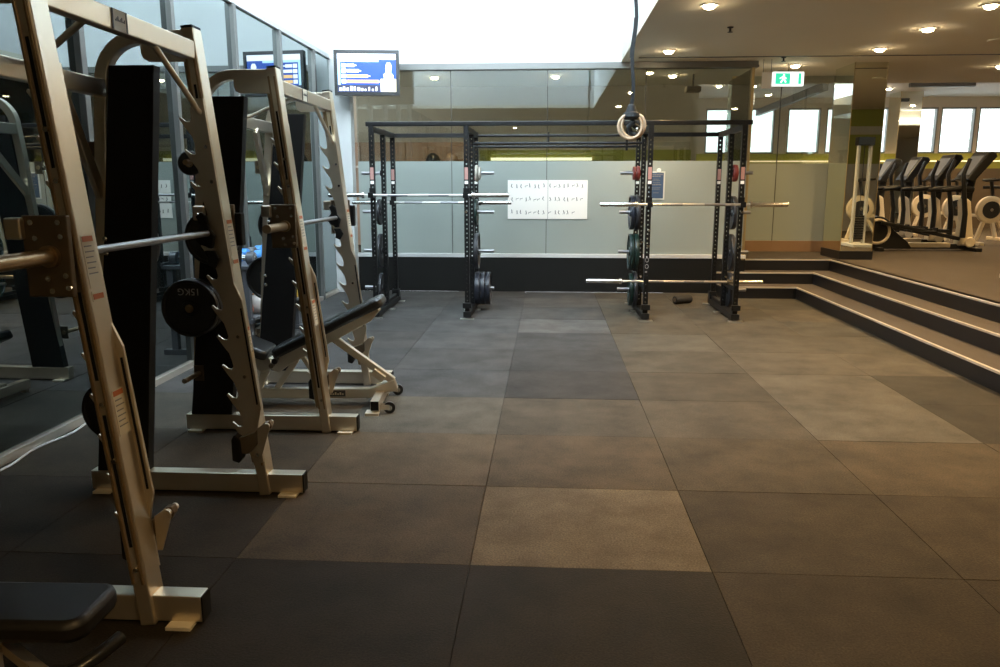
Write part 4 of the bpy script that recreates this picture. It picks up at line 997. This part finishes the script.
dup(e0, (5.34, 16.6, UP), 'furthest elliptical trainer, just right of the mirrored pillar')

def spin_bike(loc, label):
    T = thing('exercise_bike', label, 'exercise bike', loc, 0, 'cream exercise bikes behind the elliptical trainers')
    w = MB().lathe([(0.10, -0.035), (0.20, -0.05), (0.24, -0.035), (0.24, 0.035), (0.20, 0.05), (0.10, 0.035)], (0.05, 0, 0.62), 'y', 32).build('flywheel_guard', M['cream'], T, smooth=True)
    MB().lathe([(0.15, -0.056), (0.15, 0.056)], (0.05, 0, 0.62), 'y', 28).build('flywheel', M['iron'], w, smooth=True)
    MB().lathe([(0.03, -0.065), (0.03, 0.065)], (0.05, 0, 0.62), 'y', 16).build('hub', M['chrome'], w, smooth=True)
    MB().beam((0.0, 0, 0.55), (-0.15, 0, 0.06), 0.07, 0.06, (0, 1, 0)).beam((0.12, 0, 0.55), (0.42, 0, 0.06), 0.07, 0.06, (0, 1, 0)).beam((0.1, 0, 0.5), (0.75, 0, 0.45), 0.07, 0.06, (0, 1, 0)).beam((0.72, 0, 0.48), (0.85, 0, 0.06), 0.07, 0.06, (0, 1, 0)).build('frame', M['cream'], T, bevel=0.01)
    for xf in (-0.20, 0.82): MB().box(xf, xf + 0.08, -0.26, 0.26, 0.0, 0.06).build('foot_bar', M['cream'], T, bevel=0.01)
    MB().beam((0.10, 0, 0.70), (0.02, 0, 1.12), 0.05, 0.05, (0, 1, 0)).build('handle_post', M['blackgloss'], T, bevel=0.01)
    MB().tube([(0.20, -0.22, 1.16), (0.0, -0.22, 1.14), (-0.06, 0, 1.13), (0.0, 0.22, 1.14), (0.20, 0.22, 1.16)], 0.022, 10).build('handlebar', M['black'], T, smooth=True)
    MB().beam((0.66, 0, 0.45), (0.72, 0, 0.98), 0.04, 0.04, (0, 1, 0)).build('seat_post', M['chrome'], T)
    MB().prism([(0.52, -0.02), (0.60, -0.05), (0.85, -0.12), (0.88, 0.0), (0.85, 0.12), (0.60, 0.05), (0.52, 0.02)], lambda a, b_, q: (a, b_, q), 0.98, 1.04).build('saddle', M['black'], T, bevel=0.02)
    return T
s0 = spin_bike((7.85, 13.35, UP), 'cream exercise bike with a large wheel, cut by the right picture edge')
dup(s0, (7.78, 14.5, UP), 'cream exercise bike behind the second elliptical trainer')
dup(s0, (7.78, 15.7, UP), 'cream exercise bike behind the third elliptical trainer')
dup(s0, (7.78, 17.0, UP), 'furthest cream exercise bike, half hidden by trainers')

dup(s0, (5.72, 8.1, UP), 'cream exercise bike seen reflected in the mirrored pillar')
T = thing('cable_machine', 'tall grey cable machine seen reflected in the mirrored pillar', 'cable machine', (5.42, 9.0, UP))
for x in (-0.10, 0.10): MB().box(x - 0.02, x + 0.02, -0.04, 0.04, 0.05, 1.72).build('column', M['alulight'], T, bevel=0.004)
MB().box(-0.18, 0.18, -0.35, 0.35, 0.0, 0.05).build('base', M['alulight'], T, bevel=0.006)
MB().box(-0.14, 0.14, -0.08, 0.08, 1.72, 1.86).build('pulley_housing', M['blackgloss'], T, bevel=0.01)
for q in range(10): MB().box(-0.075, 0.075, -0.05, 0.05, 0.12 + q * 0.042, 0.155 + q * 0.042).build('stack_plate', M['iron'], T)
MB().tube([(0, 0, 0.5), (0, 0, 1.74)], 0.006, 8).build('cable', M['ink'], T)
# cabinets and black bags seen through the clear glass on the left
cbn = thing('timber_cabinet', 'brown timber wall cabinets seen through the clear glass on the left', 'cabinet', (-2.4, 13.9, 1.3))
MB().box(-1.6, 1.15, -0.35, 0.08, -0.8, 0.95).build('carcass', M['timber'], cbn)
for q in range(7):
    x = -1.58 + q * 0.39
    MB().box(x, x + 0.37, -0.37, -0.35, -0.35, 0.92).build('door', M['timber'], cbn, bevel=0.004)
MB().box(-1.6, 1.2, -0.75, -0.35, 0.52, 0.55).build('ledge', M['beige'], cbn)
for (x, lab) in ((-1.93, 'left of two round black helmets on the ledge behind the glass'), (-1.62, 'right of two round helmets on the ledge behind the glass')):
    T = thing('helmet', lab, 'helmet', (x, 13.3, 1.85), 0, 'two round objects on the ledge behind the glass')
    MB().lathe([(0.11, 0), (0.125, 0.05), (0.12, 0.11), (0.09, 0.17), (0.04, 0.205), (0.002, 0.21)], (0, 0, 0), 'z', 20).build('shell', M['blackgloss'] if x < -1.8 else M['timber'], T, smooth=True)
    MB().tube([(-0.122, 0.0, 0.04), (-0.09, -0.09, 0.05), (0, -0.128, 0.055), (0.09, -0.09, 0.05), (0.122, 0, 0.04)], 0.008, 8).build('rim', M['darkframe'], T, smooth=True)
